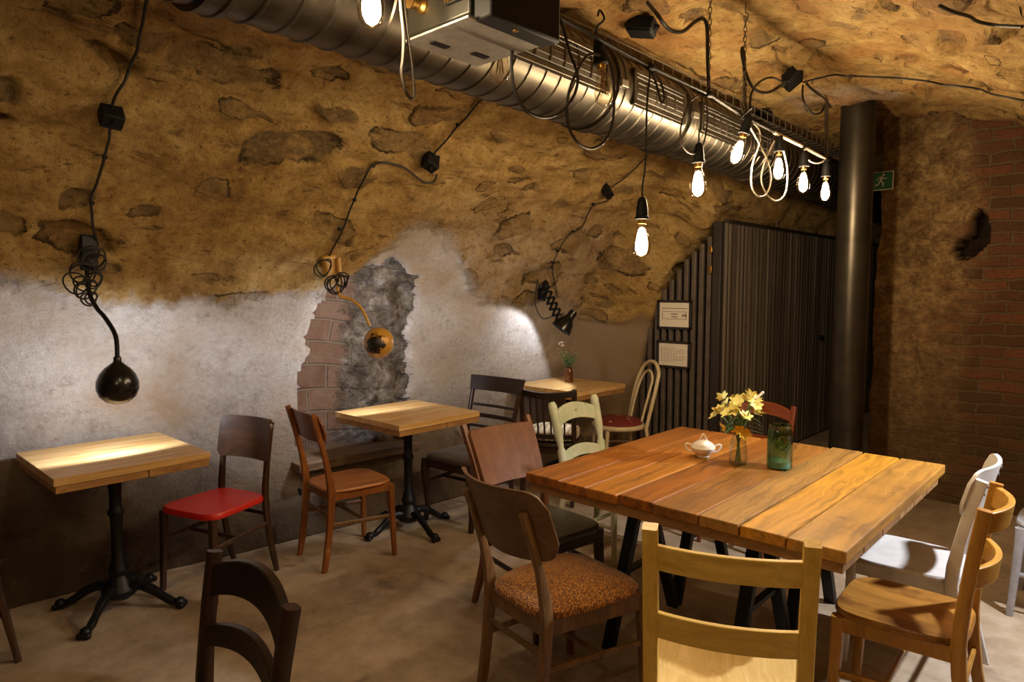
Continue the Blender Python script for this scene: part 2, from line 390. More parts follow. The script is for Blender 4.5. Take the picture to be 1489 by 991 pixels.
def vault_mesh(name, Ys, ts, mat, label, cat):
    A, T = np.meshgrid(Ys, ts, indexing='ij')
    k = sstep(4.8, 5.12, A)[..., None]
    p = catmull(MAIN, T) * (1 - k) + catmull(END, T) * k
    sh = .2 * sstep(.6, 3.6, A) * (1 - k[..., 0]) * (1 - sstep(5, 9, T)); p[..., 0] += sh
    dP = np.gradient(p, axis=1); nn = np.stack([-dP[..., 1], dP[..., 0]], -1); nn /= np.linalg.norm(nn, axis=-1, keepdims=True) + 1e-9
    # nn points outwards when walking from the left foot over the crown
    arc = catmull_arc(T); AY = A
    stp = np.linalg.norm(np.diff(np.concatenate([p, A[..., None]], -1), axis=0), axis=-1)
    A = A[:1] + np.concatenate([np.zeros((1, A.shape[1])), np.cumsum(stp, axis=0)], 0)
    und = (fbm(A * 1.1, arc * 1.3, 3, 4) - .5) * .12 * sstep(0, .25, p[..., 1])
    lump = (fbm(A * 4.5, arc * 6.5, 9, 3) - .5)
    zb = 1.57 + .06 * np.sin(A * 3) + .36 * np.exp(-((AY - 2.9) / .42) ** 2) - .22 * sstep(4.0, 4.8, AY) - .05 * sstep(0.2, 1, AY)
    left = (T < 8)
    edge = (fbm(A * 3, arc * 3, 17, 5) - .5) * .34
    pl = np.where(left, 1 - sstep(-.13, .11, p[..., 1] - zb - edge), 0.0)
    # plaster also thins out around the broken niche
    nin = in_poly(AY + (fbm(A * 7, arc * 7, 31, 4) - .5) * .13, p[..., 1] + (fbm(A * 7, arc * 7, 37, 4) - .5) * .13, NICHE) & left
    base = np.exp(-p[..., 1] / .16) * np.where(left, 1, 0) * .09 * sstep(.5, 2, AY) * (1 - sstep(4.2, 4.8, AY))
    sd_, sr_ = stone_field(A, arc)
    sd_ = np.where(pl > .7, np.minimum(sd_, -.3), sd_)
    lime = np.where(left, sstep(2.3, 3.1, AY) * (1 - sstep(4.5, 5.0, AY)) * (1 - sstep(1.75, 2.35, p[..., 1])), 0)
    lime = np.maximum(lime, np.where(left, 0, 1.3 * (1 - sstep(.7, 1.1, ((AY - 4.75) / .42) ** 2 + ((p[..., 0] + 1.5) / .34) ** 2 + (fbm(A * 4, arc * 4, 91, 4) - .5) * .9))))
    off = und + lump * (.085 * (1 - pl) + .014 * pl) - base + sstep(-.08, .16, sd_) * ((sr_ - .42) * .085)
    jamb = sstep(2.42, 2.80, AY)
    off = off + nin * (.30 - .20 * jamb + lump * .09 * jamb + (fbm(A * 13, arc * 15, 77, 3) - .5) * .06 * jamb)
    p = p + nn * off[..., None]
    V = np.stack([p[..., 0], AY, p[..., 1]], -1).reshape(-1, 3)
    nA, nT = A.shape; idx = np.arange(nA * nT).reshape(nA, nT)
    F = np.stack([idx[:-1, :-1], idx[1:, :-1], idx[1:, 1:], idx[:-1, 1:]], -1).reshape(-1, 4)
    me = bpy.data.meshes.new(name); me.vertices.add(len(V)); me.vertices.foreach_set('co', V.ravel())
    me.loops.add(F.size); me.loops.foreach_set('vertex_index', F.ravel().astype(np.int32))
    me.polygons.add(len(F)); me.polygons.foreach_set('loop_start', np.arange(0, F.size, 4, dtype=np.int32))
    me.polygons.foreach_set('use_smooth', np.ones(len(F), bool)); me.update(calc_edges=True)
    uv = me.uv_layers.new(name='UVMap'); U = np.stack([A, arc], -1).reshape(-1, 2)
    uv.data.foreach_set('uv', U[F.ravel()].ravel())
    for an, arr in (('plaster', pl), ('niche', nin.astype(float)), ('end', k[..., 0]), ('stone', sd_), ('srand', sr_), ('lime', lime)):
        at = me.attributes.new(an, 'FLOAT', 'POINT'); at.data.foreach_set('value', np.asarray(arr, np.float32).ravel())
    me.materials.append(mat); me.validate()
    o = bpy.data.objects.new(name, me); COL.objects.link(o)
    tag(o, label, cat, kind='structure'); return o, V, F
_tt = np.linspace(0, 16, 3200); _pp = catmull(MAIN, _tt)
_arc = np.concatenate([[0], np.cumsum(np.linalg.norm(np.diff(_pp, axis=0), axis=1))])
def catmull_arc(T): return np.interp(T, _tt, _arc)
def t_at_arc(a): return np.interp(a, _arc, _tt)

def rubble_material(name='rubble_vault'):
    N = NT(name); uv = N.n('UVMap').outputs[0]
    wob = N.n('TexNoise', {'Vector': uv, 'Scale': 2.6, 'Detail': 3.0}).outputs['Color']
    wv = N.n('VectorMath', {0: N.n('VectorMath', {0: wob, 1: (.5, .5, .5)}, operation='SUBTRACT').outputs[0], 1: (.34, .22, 0)}, operation='MULTIPLY').outputs[0]
    u2 = N.n('VectorMath', {0: uv, 1: wv}, operation='ADD').outputs[0]
    us = N.n('VectorMath', {0: u2, 1: (1.0, 2.5, 1)}, operation='MULTIPLY').outputs[0]
    fine = N.noise(uv, 34, 9, .72); mid = N.noise(uv, 8, 7, .66); big = N.noise(uv, 1.6, 4, .55); vf = N.noise(uv, 120, 5, .7)
    m2 = N.noise(uv, 19, 7, .68)
    sd = N.math('ADD', N.attr('stone'), N.math('MULTIPLY', N.math('SUBTRACT', m2, .5), .75)); sr = N.attr('srand')
    stone = N.ramp(sd, [(-.0, 0), (.15, 1)]); stone = N.math('MULTIPLY', stone, N.ramp(N.noise(uv, 5, 6, .65), [(.34, .1), (.52, 1)]))
    crev = N.math('MULTIPLY', N.math('MULTIPLY', N.ramp(sd, [(-.0, 0), (.06, 1)]), N.ramp(sd, [(.08, 1), (.22, 0)])), N.ramp(N.noise(uv, 4.2, 4), [(.46, 0), (.58, 1)]))
    lime = N.attr('lime')
    tone = N.math('ADD', N.math('MULTIPLY', mid, .5), N.math('ADD', N.math('MULTIPLY', big, .32), N.math('MULTIPLY', m2, .18)))
    mortar = N.ramp(tone, [(.36, (.23, .125, .036)), (.44, (.40, .235, .072)), (.52, (.55, .35, .122)), (.60, (.68, .47, .19)), (.70, (.50, .27, .08))])
    mortar = N.mix(N.math('MULTIPLY', lime, N.ramp(mid, [(.35, .25), (.6, .8)])), mortar, (.52, .40, .29))
    scol = N.ramp(sr, [(.0, (.20, .125, .055)), (.3, (.30, .19, .078)), (.55, (.38, .25, .105)), (.8, (.15, .10, .05)), (1.0, (.34, .19, .07))])
    scol = N.mix(N.ramp(m2, [(.40, .0), (.66, .55)]), scol, (.40, .26, .10))
    rub = N.mix(stone, mortar, scol)
    rub = N.mix(N.math('MULTIPLY', crev, .95), rub, (.045, .028, .010))  # stone rims darkened, crevice shadow put into the colour
    rv = N.n('VectorMath', {0: uv, 1: (1.0, 3.0, 1)}, operation='MULTIPLY').outputs[0]
    rec = N.ramp(N.noise(rv, 3.0, 6, .6, .5), [(.61, 0), (.68, 1)])
    rub = N.mix(N.math('MULTIPLY', rec, .6), rub, (.16, .085, .030))  # dark brown patches paint in the shade of shallow recesses
    rub = N.mix(N.ramp(fine, [(.34, .8), (.46, 0)]), rub, (.12, .06, .018))
    rub = N.mix(N.ramp(fine, [(.55, 0), (.70, .55)]), rub, (.66, .44, .17))
    # plaster
    pa = N.attr('plaster'); pm = N.math('ADD', pa, N.math('MULTIPLY', N.math('SUBTRACT', mid, .5), .9))
    pm = N.math('ADD', pm, N.math('MULTIPLY', N.math('SUBTRACT', m2, .5), .8)); pmask = N.ramp(pm, [(.28, 0), (.72, 1)])
    pc = N.ramp(N.math('ADD', N.math('MULTIPLY', mid, .55), N.math('MULTIPLY', fine, .45)), [(.34, (.31, .255, .21)), (.46, (.48, .43, .39)), (.60, (.62, .58, .55))])
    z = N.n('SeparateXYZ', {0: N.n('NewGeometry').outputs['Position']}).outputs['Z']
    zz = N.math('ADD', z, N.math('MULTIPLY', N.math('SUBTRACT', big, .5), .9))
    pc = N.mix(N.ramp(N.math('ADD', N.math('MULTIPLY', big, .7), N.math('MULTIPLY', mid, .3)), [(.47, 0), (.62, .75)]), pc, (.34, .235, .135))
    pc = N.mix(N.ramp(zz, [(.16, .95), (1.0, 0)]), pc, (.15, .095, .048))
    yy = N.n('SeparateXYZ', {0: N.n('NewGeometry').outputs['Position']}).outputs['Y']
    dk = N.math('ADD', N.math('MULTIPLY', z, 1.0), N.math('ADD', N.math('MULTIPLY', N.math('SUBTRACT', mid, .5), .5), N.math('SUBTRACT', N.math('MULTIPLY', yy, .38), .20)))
    pc = N.mix(N.ramp(dk, [(.35, .85), (.98, 0)]), pc, (.055, .034, .018))  # dirt low on the wall, painted darker for the wall table's shadow
    pc = N.mix(N.ramp(N.noise(uv, 13, 8, .75), [(.60, 0), (.70, .6)]), pc, (.24, .17, .11))
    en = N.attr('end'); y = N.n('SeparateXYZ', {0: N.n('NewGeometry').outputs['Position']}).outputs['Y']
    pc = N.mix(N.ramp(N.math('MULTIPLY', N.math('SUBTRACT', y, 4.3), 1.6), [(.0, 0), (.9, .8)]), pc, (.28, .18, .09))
    col = N.mix(pmask, rub, pc)
    # the broken niche: red brick back, grey rubble jamb
    ni = N.ramp(N.math('ADD', N.attr('niche'), N.math('MULTIPLY', N.math('SUBTRACT', m2, .5), 1.1)), [(.42, 0), (.56, 1)])
    br = N.n('TexBrick', {'Vector': uv, 'Color1': (.20, .105, .07, 1), 'Color2': (.28, .175, .125, 1), 'Mortar': (.26, .20, .15, 1), 'Scale': 1.0, 'Mortar Size': .010, 'Mortar Smooth': .4, 'Brick Width': .24, 'Row Height': .14}).outputs
    bcol = N.mix(N.ramp(mid, [(.4, 0), (.7, .6)]), br['Color'], (.36, .27, .20))
    pos = N.n('NewGeometry').outputs['Position']
    gcol = N.ramp(N.noise(pos, 8, 9, .72, .4), [(.36, (.05, .038, .028)), (.48, (.13, .105, .08)), (.58, (.22, .185, .15)), (.70, (.42, .38, .34))])
    jm = N.ramp(N.math('ADD', N.math('MULTIPLY', N.math('SUBTRACT', y, 2.45), 1.6), N.math('MULTIPLY', mid, .5)), [(.42, 0), (.52, 1)])
    ncol = N.mix(jm, bcol, gcol)
    col = N.mix(ni, col, ncol)
    # brick shows through the crown
    cr = N.ramp(N.math('MULTIPLY', N.ramp(z, [(2.45 / 3, 0), (2.62 / 3, 1)]) if False else N.ramp(N.math('DIVIDE', z, 3.0), [(.80, 0), (.87, 1)]), N.ramp(N.noise(uv, 2.4, 6, .6), [(.48, 0), (.62, 1)])), [(0, 0), (1, .55)])
    col = N.mix(cr, col, (.44, .19, .055))
    h = N.math('ADD', N.math('MULTIPLY', stone, .18), N.math('ADD', N.math('MULTIPLY', mid, .55), N.math('ADD', N.math('MULTIPLY', m2, .5), N.math('MULTIPLY', fine, .42))))
    h = N.math('SUBTRACT', h, N.math('ADD', N.math('MULTIPLY', crev, .3), N.math('MULTIPLY', rec, .5)))
    hp = N.math('ADD', N.math('MULTIPLY', m2, .20), N.math('MULTIPLY', fine, .22))
    hm = N.n('Mix', {0: pmask, 2: h, 3: hp}, data_type='FLOAT').outputs[0]
    hrock = N.math('ADD', N.math('ADD', N.math('MULTIPLY', N.noise(pos, 9, 5, .6), .5), N.math('MULTIPLY', N.n('TexVoronoi', {'Vector': N.n('VectorMath', {0: pos, 1: N.n('VectorMath', {0: N.n('TexNoise', {'Vector': pos, 'Scale': 6.0}).outputs['Color'], 1: (.12, .12, .12)}, operation='MULTIPLY').outputs[0]}, operation='ADD').outputs[0], 'Scale': 9.0}).outputs['Distance'], -.9)), N.math('MULTIPLY', br['Fac'], -.12))
    hbr = N.math('ADD', N.math('MULTIPLY', br['Fac'], -.22), N.math('MULTIPLY', m2, .3))
    hn = N.n('Mix', {0: jm, 2: hbr, 3: hrock}, data_type='FLOAT').outputs[0]
    hm = N.n('Mix', {0: ni, 2: hm, 3: hn}, data_type='FLOAT').outputs[0]
    b2 = N.n('Bump', {'Strength': .8, 'Distance': .008, 'Height': vf})
    b1 = N.n('Bump', {'Strength': 1.0, 'Distance': .062, 'Height': hm, 'Normal': b2})
    b = N.n('BsdfPrincipled', {'Base Color': col, 'Roughness': .88, 'Normal': b1, 'Specular IOR Level': .25})
    N.t.links.new(b.outputs[0], N.out.inputs[0])
    return N.m
M['rubble'] = rubble_material()

def yline(*segs):
    out = []
    for a, b, st in segs: out += list(np.arange(a, b, st))
    return np.array(out + [segs[-1][1]])
Yv = yline((-3.2, .3, .12), (.3, 5.3, .021), (5.3, 8, .07), (8, 12, .25))
a8 = float(catmull_arc(8.0)); a12 = float(catmull_arc(12.5)); a16 = float(catmull_arc(16.0))
tL = t_at_arc(np.arange(0, a8, .021)); tL = np.append(tL, 8.0)
tC = t_at_arc(np.arange(a8, a12, .03)); tC[0] = 8.0; tC = np.append(tC, 12.5)
tR = t_at_arc(np.arange(a12, a16, .08)); tR[0] = 12.5; tR = np.append(tR, 16.0)
wall_left, VL, FL = vault_mesh('wall_left', Yv, tL, M['rubble'], 'rubble stone vault wall with white plaster along its foot', 'wall')
ceiling, VC, FC = vault_mesh('ceiling', yline((-3.2, .3, .12), (.3, 6.5, .035), (6.5, 12, .2)), tC, M['rubble'], 'ochre rubble crown of the vaulted cellar', 'ceiling')
wall_right, VR, FR = vault_mesh('wall_right', yline((-3.2, 12, .12)), tR, M['rubble'], 'rubble vault wall on the far side from the small tables', 'wall')
_allV = np.concatenate([VL, VC, VR]); _allF = np.concatenate([FL, FC + len(VL), FR + len(VL) + len(VC)])
BVH = BVHTree.FromPolygons([tuple(v) for v in _allV], [tuple(int(i) for i in f) for f in _allF])
def on_wall(px, py, off=.02):
    d = ray(px, py).normalized(); h, n, i, dist = BVH.ray_cast(EYE, d)
    if n.dot(d) > 0: n = -n
    return h + n * off, n

# floor
def floor_mat():
    N = NT('worn_concrete'); v = N.obj(); a = N.noise(v, 1.3, 6, .6); b = N.noise(v, 9, 8, .65); f = N.noise(v, 60, 5, .6)
    c = N.ramp(N.math('ADD', N.math('MULTIPLY', a, .6), N.math('MULTIPLY', b, .4)), [(.34, (.22, .155, .095)), (.5, (.40, .30, .20)), (.66, (.55, .44, .325))])
    c = N.mix(N.ramp(N.noise(v, 3, 8, .7), [(.58, 0), (.66, .5)]), c, (.12, .085, .055))
    N.bsdf(c, N.ramp(b, [(.3, .42), (.7, .62)]), 0, N.math('ADD', b, N.math('MULTIPLY', f, .3)), .25, .01); return N.m
M['floor'] = floor_mat()
fb = MB(); fb.box((-1.6, 4.4, -.05), (6.4, 15.4, .1)); tag(fb.build('floor', M['floor'], smooth=False), 'worn brown concrete floor', 'floor', kind='structure')

# end wall of brick and rubble, with a broken hole
def brick_mat():
    N = NT('brick_end_wall'); uv = N.n('UVMap').outputs[0]
    wob = N.n('TexNoise', {'Vector': uv, 'Scale': 5.0, 'Detail': 3.0}).outputs['Color']
    u2 = N.n('VectorMath', {0: uv, 1: N.n('VectorMath', {0: wob, 1: (.075, .05, 0)}, operation='MULTIPLY').outputs[0]}, operation='ADD').outputs[0]
    br = N.n('TexBrick', {'Vector': u2, 'Color1': (.19, .066, .027, 1), 'Color2': (.09, .044, .022, 1), 'Mortar': (.125, .078, .038, 1), 'Scale': 1.0, 'Mortar Size': .011, 'Mortar Smooth': .35, 'Brick Width': .26, 'Row Height': .078, 'Bias': .1}).outputs
    mid = N.noise(uv, 7, 7, .65); big = N.noise(uv, 1.7, 5, .6); fine = N.noise(uv, 40, 6, .65)
    x = N.n('SeparateXYZ', {0: uv}).outputs
    sm = N.math('ADD', N.math('ADD', big, N.math('MULTIPLY', mid, .25)), N.math('ADD', N.math('MULTIPLY', x['X'], -1.5), -1.40))
    smear = N.math('MULTIPLY', N.ramp(sm, [(.50, 0), (.80, 1)]), N.ramp(N.math('ADD', N.math('MULTIPLY', x['Y'], .5), N.math('MULTIPLY', N.math('SUBTRACT', mid, .5), .4)), [(.55, .72), (.85, 1)]))
    m2 = N.noise(uv, 21, 8, .7); st = N.n('TexVoronoi', {'Vector': N.n('VectorMath', {0: u2, 1: N.n('VectorMath', {0: wob, 1: (.10, .08, 0)}, operation='MULTIPLY').outputs[0]}, operation='ADD').outputs[0], 'Scale': 7.0}, feature='DISTANCE_TO_EDGE').outputs['Distance']
    mort = N.ramp(N.math('ADD', N.math('MULTIPLY', mid, .5), N.math('MULTIPLY', m2, .5)), [(.36, (.075, .040, .016)), (.46, (.17, .10, .040)), (.54, (.26, .165, .066)), (.64, (.38, .26, .11))])
    mort = N.mix(N.math('MULTIPLY', N.ramp(st, [(.0, 1), (.05, 0)]), N.ramp(big, [(.42, 0), (.6, .6)])), mort, (.05, .027, .011))
    c = N.mix(smear, br['Color'], mort)
    c = N.mix(N.ramp(fine, [(.32, .6), (.48, 0)]), c, (.05, .028, .013))
    hole = N.attr('hole'); c = N.mix(hole, c, (.022, .013, .008))  # inside of the hole coloured near black, its shade put into the colour
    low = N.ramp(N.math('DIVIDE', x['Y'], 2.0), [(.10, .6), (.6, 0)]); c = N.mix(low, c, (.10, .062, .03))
    h = N.math('ADD', N.math('MULTIPLY', N.math('MULTIPLY', br['Fac'], N.math('SUBTRACT', 1.0, smear)), -.35), N.math('ADD', N.math('MULTIPLY', mid, .7), N.math('ADD', N.math('MULTIPLY', m2, .6), N.math('MULTIPLY', fine, .3))))
    N.bsdf(c, .9, 0, h, .9, .03, **{'Specular IOR Level': .2}); return N.m
M['brick'] = brick_mat()
HOLE = [(-.98, 1.76), (-1.03, 1.84), (-1.0, 1.90), (-.93, 1.93), (-.91, 2.06), (-.88, 2.09), (-.83, 2.08), (-.81, 1.97), (-.815, 1.85), (-.86, 1.78), (-.92, 1.75)]
def end_wall():
    xs = np.concatenate([np.arange(-1.5, -.4, .018), np.arange(-.4, .95, .06)]); zs = np.arange(0, 2.95, .022)
    X, Z = np.meshgrid(xs, zs, indexing='ij')
    d = (fbm(X * 1.3, Z * 1.5, 41, 4) - .5) * .10 + (fbm(X * 7, Z * 9, 45, 3) - .5) * .05 * sstep(.5, 1.6, Z)
    ho = in_poly(X + (fbm(X * 14, Z * 14, 51, 3) - .5) * .06, Z + (fbm(X * 14, Z * 14, 55, 3) - .5) * .06, HOLE)
    Y = 5.68 + d + ho * (.20 + (fbm(X * 20, Z * 20, 57, 3) - .5) * .16)
    jit = (fbm(Z * 3, Z * 0 + .5, 61, 4) - .5) * .09 * (1 - sstep(-1.5, -1.35, X))
    V = np.stack([X + jit, Y, Z], -1).reshape(-1, 3)
    nA, nT = X.shape
    # return face of the jamb
    J = 26; ys = np.linspace(0, 1.3, J)
    JX = np.repeat((X + jit)[0][:, None], J, 1); JY = Y[0][:, None] + ys[None, :]; JZ = np.repeat(Z[0][:, None], J, 1)
    JX = JX + (fbm(JY * 4, JZ * 4, 71, 4) - .5) * .06 * (ys > .01)
    V2 = np.stack([JX, JY, JZ], -1).reshape(-1, 3)
    i1 = np.arange(nA * nT).reshape(nA, nT); i2 = np.arange(nT * J).reshape(nT, J) + nA * nT
    F = np.concatenate([np.stack([i1[:-1, :-1], i1[1:, :-1], i1[1:, 1:], i1[:-1, 1:]], -1).reshape(-1, 4), np.stack([i2[:-1, :-1], i2[:-1, 1:], i2[1:, 1:], i2[1:, :-1]], -1)[:, :, ::-1].reshape(-1, 4)])
    V = np.concatenate([V, V2]); UV = np.concatenate([np.stack([X, Z], -1).reshape(-1, 2), np.stack([-1.5 - JY + 5.68, JZ], -1).reshape(-1, 2)])
    me = bpy.data.meshes.new('wall_back'); me.from_pydata([tuple(v) for v in V], [], [tuple(int(i) for i in f) for f in F])
    uv = me.uv_layers.new(name='UVMap'); li = np.zeros(len(me.loops), np.int32); me.loops.foreach_get('vertex_index', li); uv.data.foreach_set('uv', UV[li].ravel())
    a = me.attributes.new('hole', 'FLOAT', 'POINT'); a.data.foreach_set('value', np.concatenate([ho.astype(np.float32).ravel(), np.zeros(len(V2), np.float32)]))
    me.polygons.foreach_set('use_smooth', [True] * len(me.polygons)); me.materials.append(M['brick'])
    o = bpy.data.objects.new('wall_back', me); COL.objects.link(o)
    tag(o, 'brown brick and rubble end wall with a ragged hole', 'wall', kind='structure')
end_wall()
w = MB(); w.box((-1.6, -3.2, 1.45), (6.4, .1, 3.1)); tag(w.build('wall_front', plain('dim_plaster', (.25, .16, .08), .9), smooth=False), 'plain wall behind the viewer', 'wall', kind='structure')
w = MB(); w.box((-1.6, 12.0, 1.45), (6.4, .1, 3.1)); tag(w.build('wall_far', M['slat_frame'], smooth=False), 'dark wall at the far end of the passage', 'wall', kind='structure')

# plank sill in the niche
sb = MB(); sb.sweep([(-3.93, 2.12, .435), (-3.90, 2.55, .44), (-3.86, 3.02, .435)], [(.34, .055), (.36, .06), (.34, .055)], 4, 0, (1, 0, 0))
M['old_board'] = wood('old_board', (.11, .065, .035), (.27, .17, .095), axis=1, scale=5, rough=.7)
tag(sb.build('window_sill', M['old_board'], bevel=.006), 'old brown plank sill at the foot of the broken niche', 'sill', kind='structure')
hk = MB()
for y0, z0, L in ((2.10, .40, .07), (2.08, .33, .06)):
    hk.tube(smooth_path([(-3.70, y0, z0), (-3.66, y0 - .02, z0 - .01), (-3.62, y0 - .05, z0 - .005), (-3.62, y0 - .06, z0 + .035)]), .006)
tag(hk.build('iron_hooks', M['iron']), 'rusty iron hooks in the plaster left of the niche sill', 'hook')

# steel pillar
pb = MB(); pb.lathe([(.108, .02), (.108, 2.85)], 48); pil = thing('steel_pillar', 'round blackened steel pillar holding up the vault', 'pillar', (-1.47, 4.98, 0))
pb.build('shaft', M['pillar'], pil)
pb = MB(); pb.lathe([(.16, 0), (.16, .02)], 48); pb.build('base_plate', M['black_steel'], pil)
pil['kind'] = 'structure'

# ------------------------------------------------------------------ slatted screen and door
scr = thing('slatted_screen', 'dark vertical slatted screen filling the arch beside the door', 'screen', (-2.6, 5.15, 0))
mb = MB(); mk = MB()
x = -3.215
while x < -2.54:
    top = 2.06 if x > -2.58 else float(np.interp(x, [-3.3, -3.23, -3.15, -3.05, -2.8, -2.55], [.6, .94, 1.25, 1.55, 1.86, 2.07])) - .06
    mb.sweep([(x + 2.6, 0, 0.0), (x + 2.6, 0, min(top, 2.07))], [(.042, .045)] * 2, 8, 3.2, (1, 0, 0)); mk.box((x + 2.6, .036, min(top, 2.07) / 2), (.068, .012, min(top, 2.07))); x += .068
mb.build('slats', M['slat'], scr); mk.build('backing_board', M['black_plastic'], scr, smooth=False)
mb = MB(); mb.box((.075, .0, 1.04), (.07, .075, 2.08)); mb.build('corner_post', M['slat_frame'], scr, bevel=.004)
for z in (1.70, 1.86):
    mb = MB(); mb.box((.02, -.03, z), (.025, .02, .06)); mb.build('hinge', M['brass'], scr, bevel=.002)
door = thing('door_1', 'long dark slatted door and partition running back beside the pillar', 'door', (-2.49, 5.2, 0)); door['kind'] = 'structure'
mb = MB(); y = 0.0
while y < 4.6:
    mb.sweep([(0, y, .02), (0, y, 2.07)], [(.062, .036)] * 2, 10, 2.0, (0, 1, 0)); y += .075
mb.build('slat_panel', M['rib'], door)
mb = MB(); mb.box((-.03, 2.3, 1.04), (.02, 4.6, 2.06)); mb.build('backing_board', M['slat_frame'], door)
mb = MB(); mb.box((0, 2.3, 2.085), (.05, 4.6, .03)); mb.build('top_rail', M['slat_frame'], door)
mb = MB(); mb.lathe([(.018, 0), (.022, .01), (.02, .045), (.008, .05)], 16, (.02, 2.15, 1.04), Matrix.Rotation(PI / 2, 3, 'Y')); mb.build('door_knob', M['black_plastic'], door)
mb = MB(); mb.tube([(0, 1.0, 2.1), (0, 1.0, 2.62)], .008); tag(mb.build('hanging_rod', M['steel_wire']), 'thin metal rod standing on top of the slatted door', 'rod').location = (-2.49, 5.2, 0)

def notice(px, label, kind):
    (x0, z1), (x1, z0) = px
    cx, cz = (x0 + x1) / 2, (z0 + z1) / 2; W, Hh = x1 - x0, z1 - z0
    t = thing('framed_notice', label, 'notice', (cx, 5.112, cz))
    mb = MB()
    for a in (-1, 1):
        mb.box((a * (W / 2 + .010), 0, 0), (.020, .022, Hh + .04)); mb.box((0, 0, a * (Hh / 2 + .010)), (W + .04, .022, .020))
    mb.build('frame', M['frame_dark'], t, bevel=.002)
    mb = MB(); mb.box((0, .003, 0), (W, .008, Hh)); mb.build('paper', M['paper'], t)
    mb = MB(); y = -.0022
    if kind == 0:
        for a in (-1, 1):
            mb.box((a * W * .40, y, -.005), (.003, .002, Hh * .30)); mb.box((0, y, -.005 + a * Hh * .15), (W * .80, .002, .003))
        for z, wd in ((.005, .24), (-.018, .20)):
            for i in range(5): mb.box((-wd * W / 2 + (i + .5) * wd * W / 5, y, z), (wd * W / 5 * .7, .002, .009))
        for i in range(9): mb.box((-W * .38 + i * W * .094, y, Hh * .26), (W * .065, .002, .006))
        for i in range(3): mb.box((W * (.28 + i * .05), y, -.005), (W * .028, .002, .020))
        mb.build('print', M['ink'], t, smooth=False)
    else:
        for j in range(9):
            n = 8 if j % 4 else 5
            for i in range(n): mb.box((-W * .40 + i * W * .105 + random.uniform(-.003, .003), y, Hh * .30 - j * Hh * .075), (W * random.uniform(.05, .09), .002, .005))
        mb.build('print', M['pale_ink'], t, smooth=False)
notice(((-3.035, 1.43), (-2.755, 1.225)), 'upper framed notice with a boxed line on the slatted screen', 0)
notice(((-3.035, 1.085), (-2.76, .895)), 'lower framed notice with faint text on the slatted screen', 1)

# exit sign beside the pillar
ex = thing('exit_sign', 'small green exit sign with a running figure beside the pillar', 'sign', (-1.515, 5.585, 2.34))
mb = MB(); mb.box((0, 0, 0), (.25, .012, .135)); mb.build('panel', M['sign_white'], ex, bevel=.002)
mb = MB(); mb.box((0, -.007, 0), (.238, .004, .122)); mb.build('green_face', M['sign_green'], ex)
mb = MB(); Y = -.0105
def limb(pts, w):
    mb.sweep([(a, Y, b) for a, b in pts], [(w, .003)] * len(pts), 4, 0, (0, 0, 0) if False else (1, 0, .01))
def stroke(a, b, w):
    a = Vector((a[0], Y, a[1])); b = Vector((b[0], Y, b[1])); d = (b - a); nrm = Vector((-d.z, 0, d.x)).normalized()
    mb.sweep([a, b], [(w, .003)] * 2, 4, 0, nrm)
mb.lathe([(.0085, -.0015), (.0085, .0015)], 14, (.060, Y, .042), Matrix.Rotation(PI / 2, 3, 'X'))
for a, b, w_ in (((.050, .030), (.040, -.004), .017), ((.052, .028), (.070, .012), .007), ((.070, .012), (.083, .020), .006), ((.046, .028), (.024, .022), .007), ((.024, .022), (.016, .004), .006),
                 ((.042, -.002), (.060, -.016), .009), ((.060, -.016), (.056, -.042), .008), ((.038, -.004), (.026, -.026), .009), ((.026, -.026), (.004, -.030), .008)):
    stroke(a, b, w_)
mb.build('running_figure', M['sign_white'], ex, smooth=False); mb = MB()
for a, b, w_ in (((-.10, 0), (-.05, 0), .010), ((-.10, 0), (-.082, .018), .009), ((-.10, 0), (-.082, -.018), .009)): stroke(a, b, w_)
mb.build('arrow', M['sign_white'], ex, smooth=False)
mb = MB(); mb.tube([(.05, .006, .0), (.05, .10, .0)], .008); mb.build('bracket', M['black_steel'], ex)

# ------------------------------------------------------------------ furniture: chairs
def panel_pts(w0, w1, z0f, z1f, bow, yf, nu=18, nv=6, corner=0.0):
    pts = []
    for i in range(nu + 1):
        u = -1 + 2 * i / nu; zb, zt = z0f(u), z1f(u)
        for j in range(nv + 1):
            v = j / nv; z = zb + (zt - zb) * v; wdt = w0 + (w1 - w0) * v
            pts.append(Vector((u * wdt / 2, yf(z) - bow * (1 - u * u), z)))
    return pts
def add_panel(mb, w0, w1, z0f, z1f, bow, yf, th, nu=18, nv=6):
    f = panel_pts(w0, w1, z0f, z1f, bow, yf, nu, nv)
    back = []
    for i in range(nu + 1):
        u = -1 + 2 * i / nu; sl = 4 * bow * u / max(w0, .01); nrm = Vector((sl, -1, 0)).normalized()
        for j in range(nv + 1): back.append(f[i * (nv + 1) + j] + nrm * th)
    mb.slab(f, back, nu, nv)
def rounded(zmid, half, r, w, up=1):
    """edge height with corners of radius r"""
    def fn(u):
        d = (1 - abs(u)) * w / 2
        c = 0 if d >= r else r - math.sqrt(max(0, r * r - (r - d) ** 2))
        return zmid + up * (half - c)
    return fn
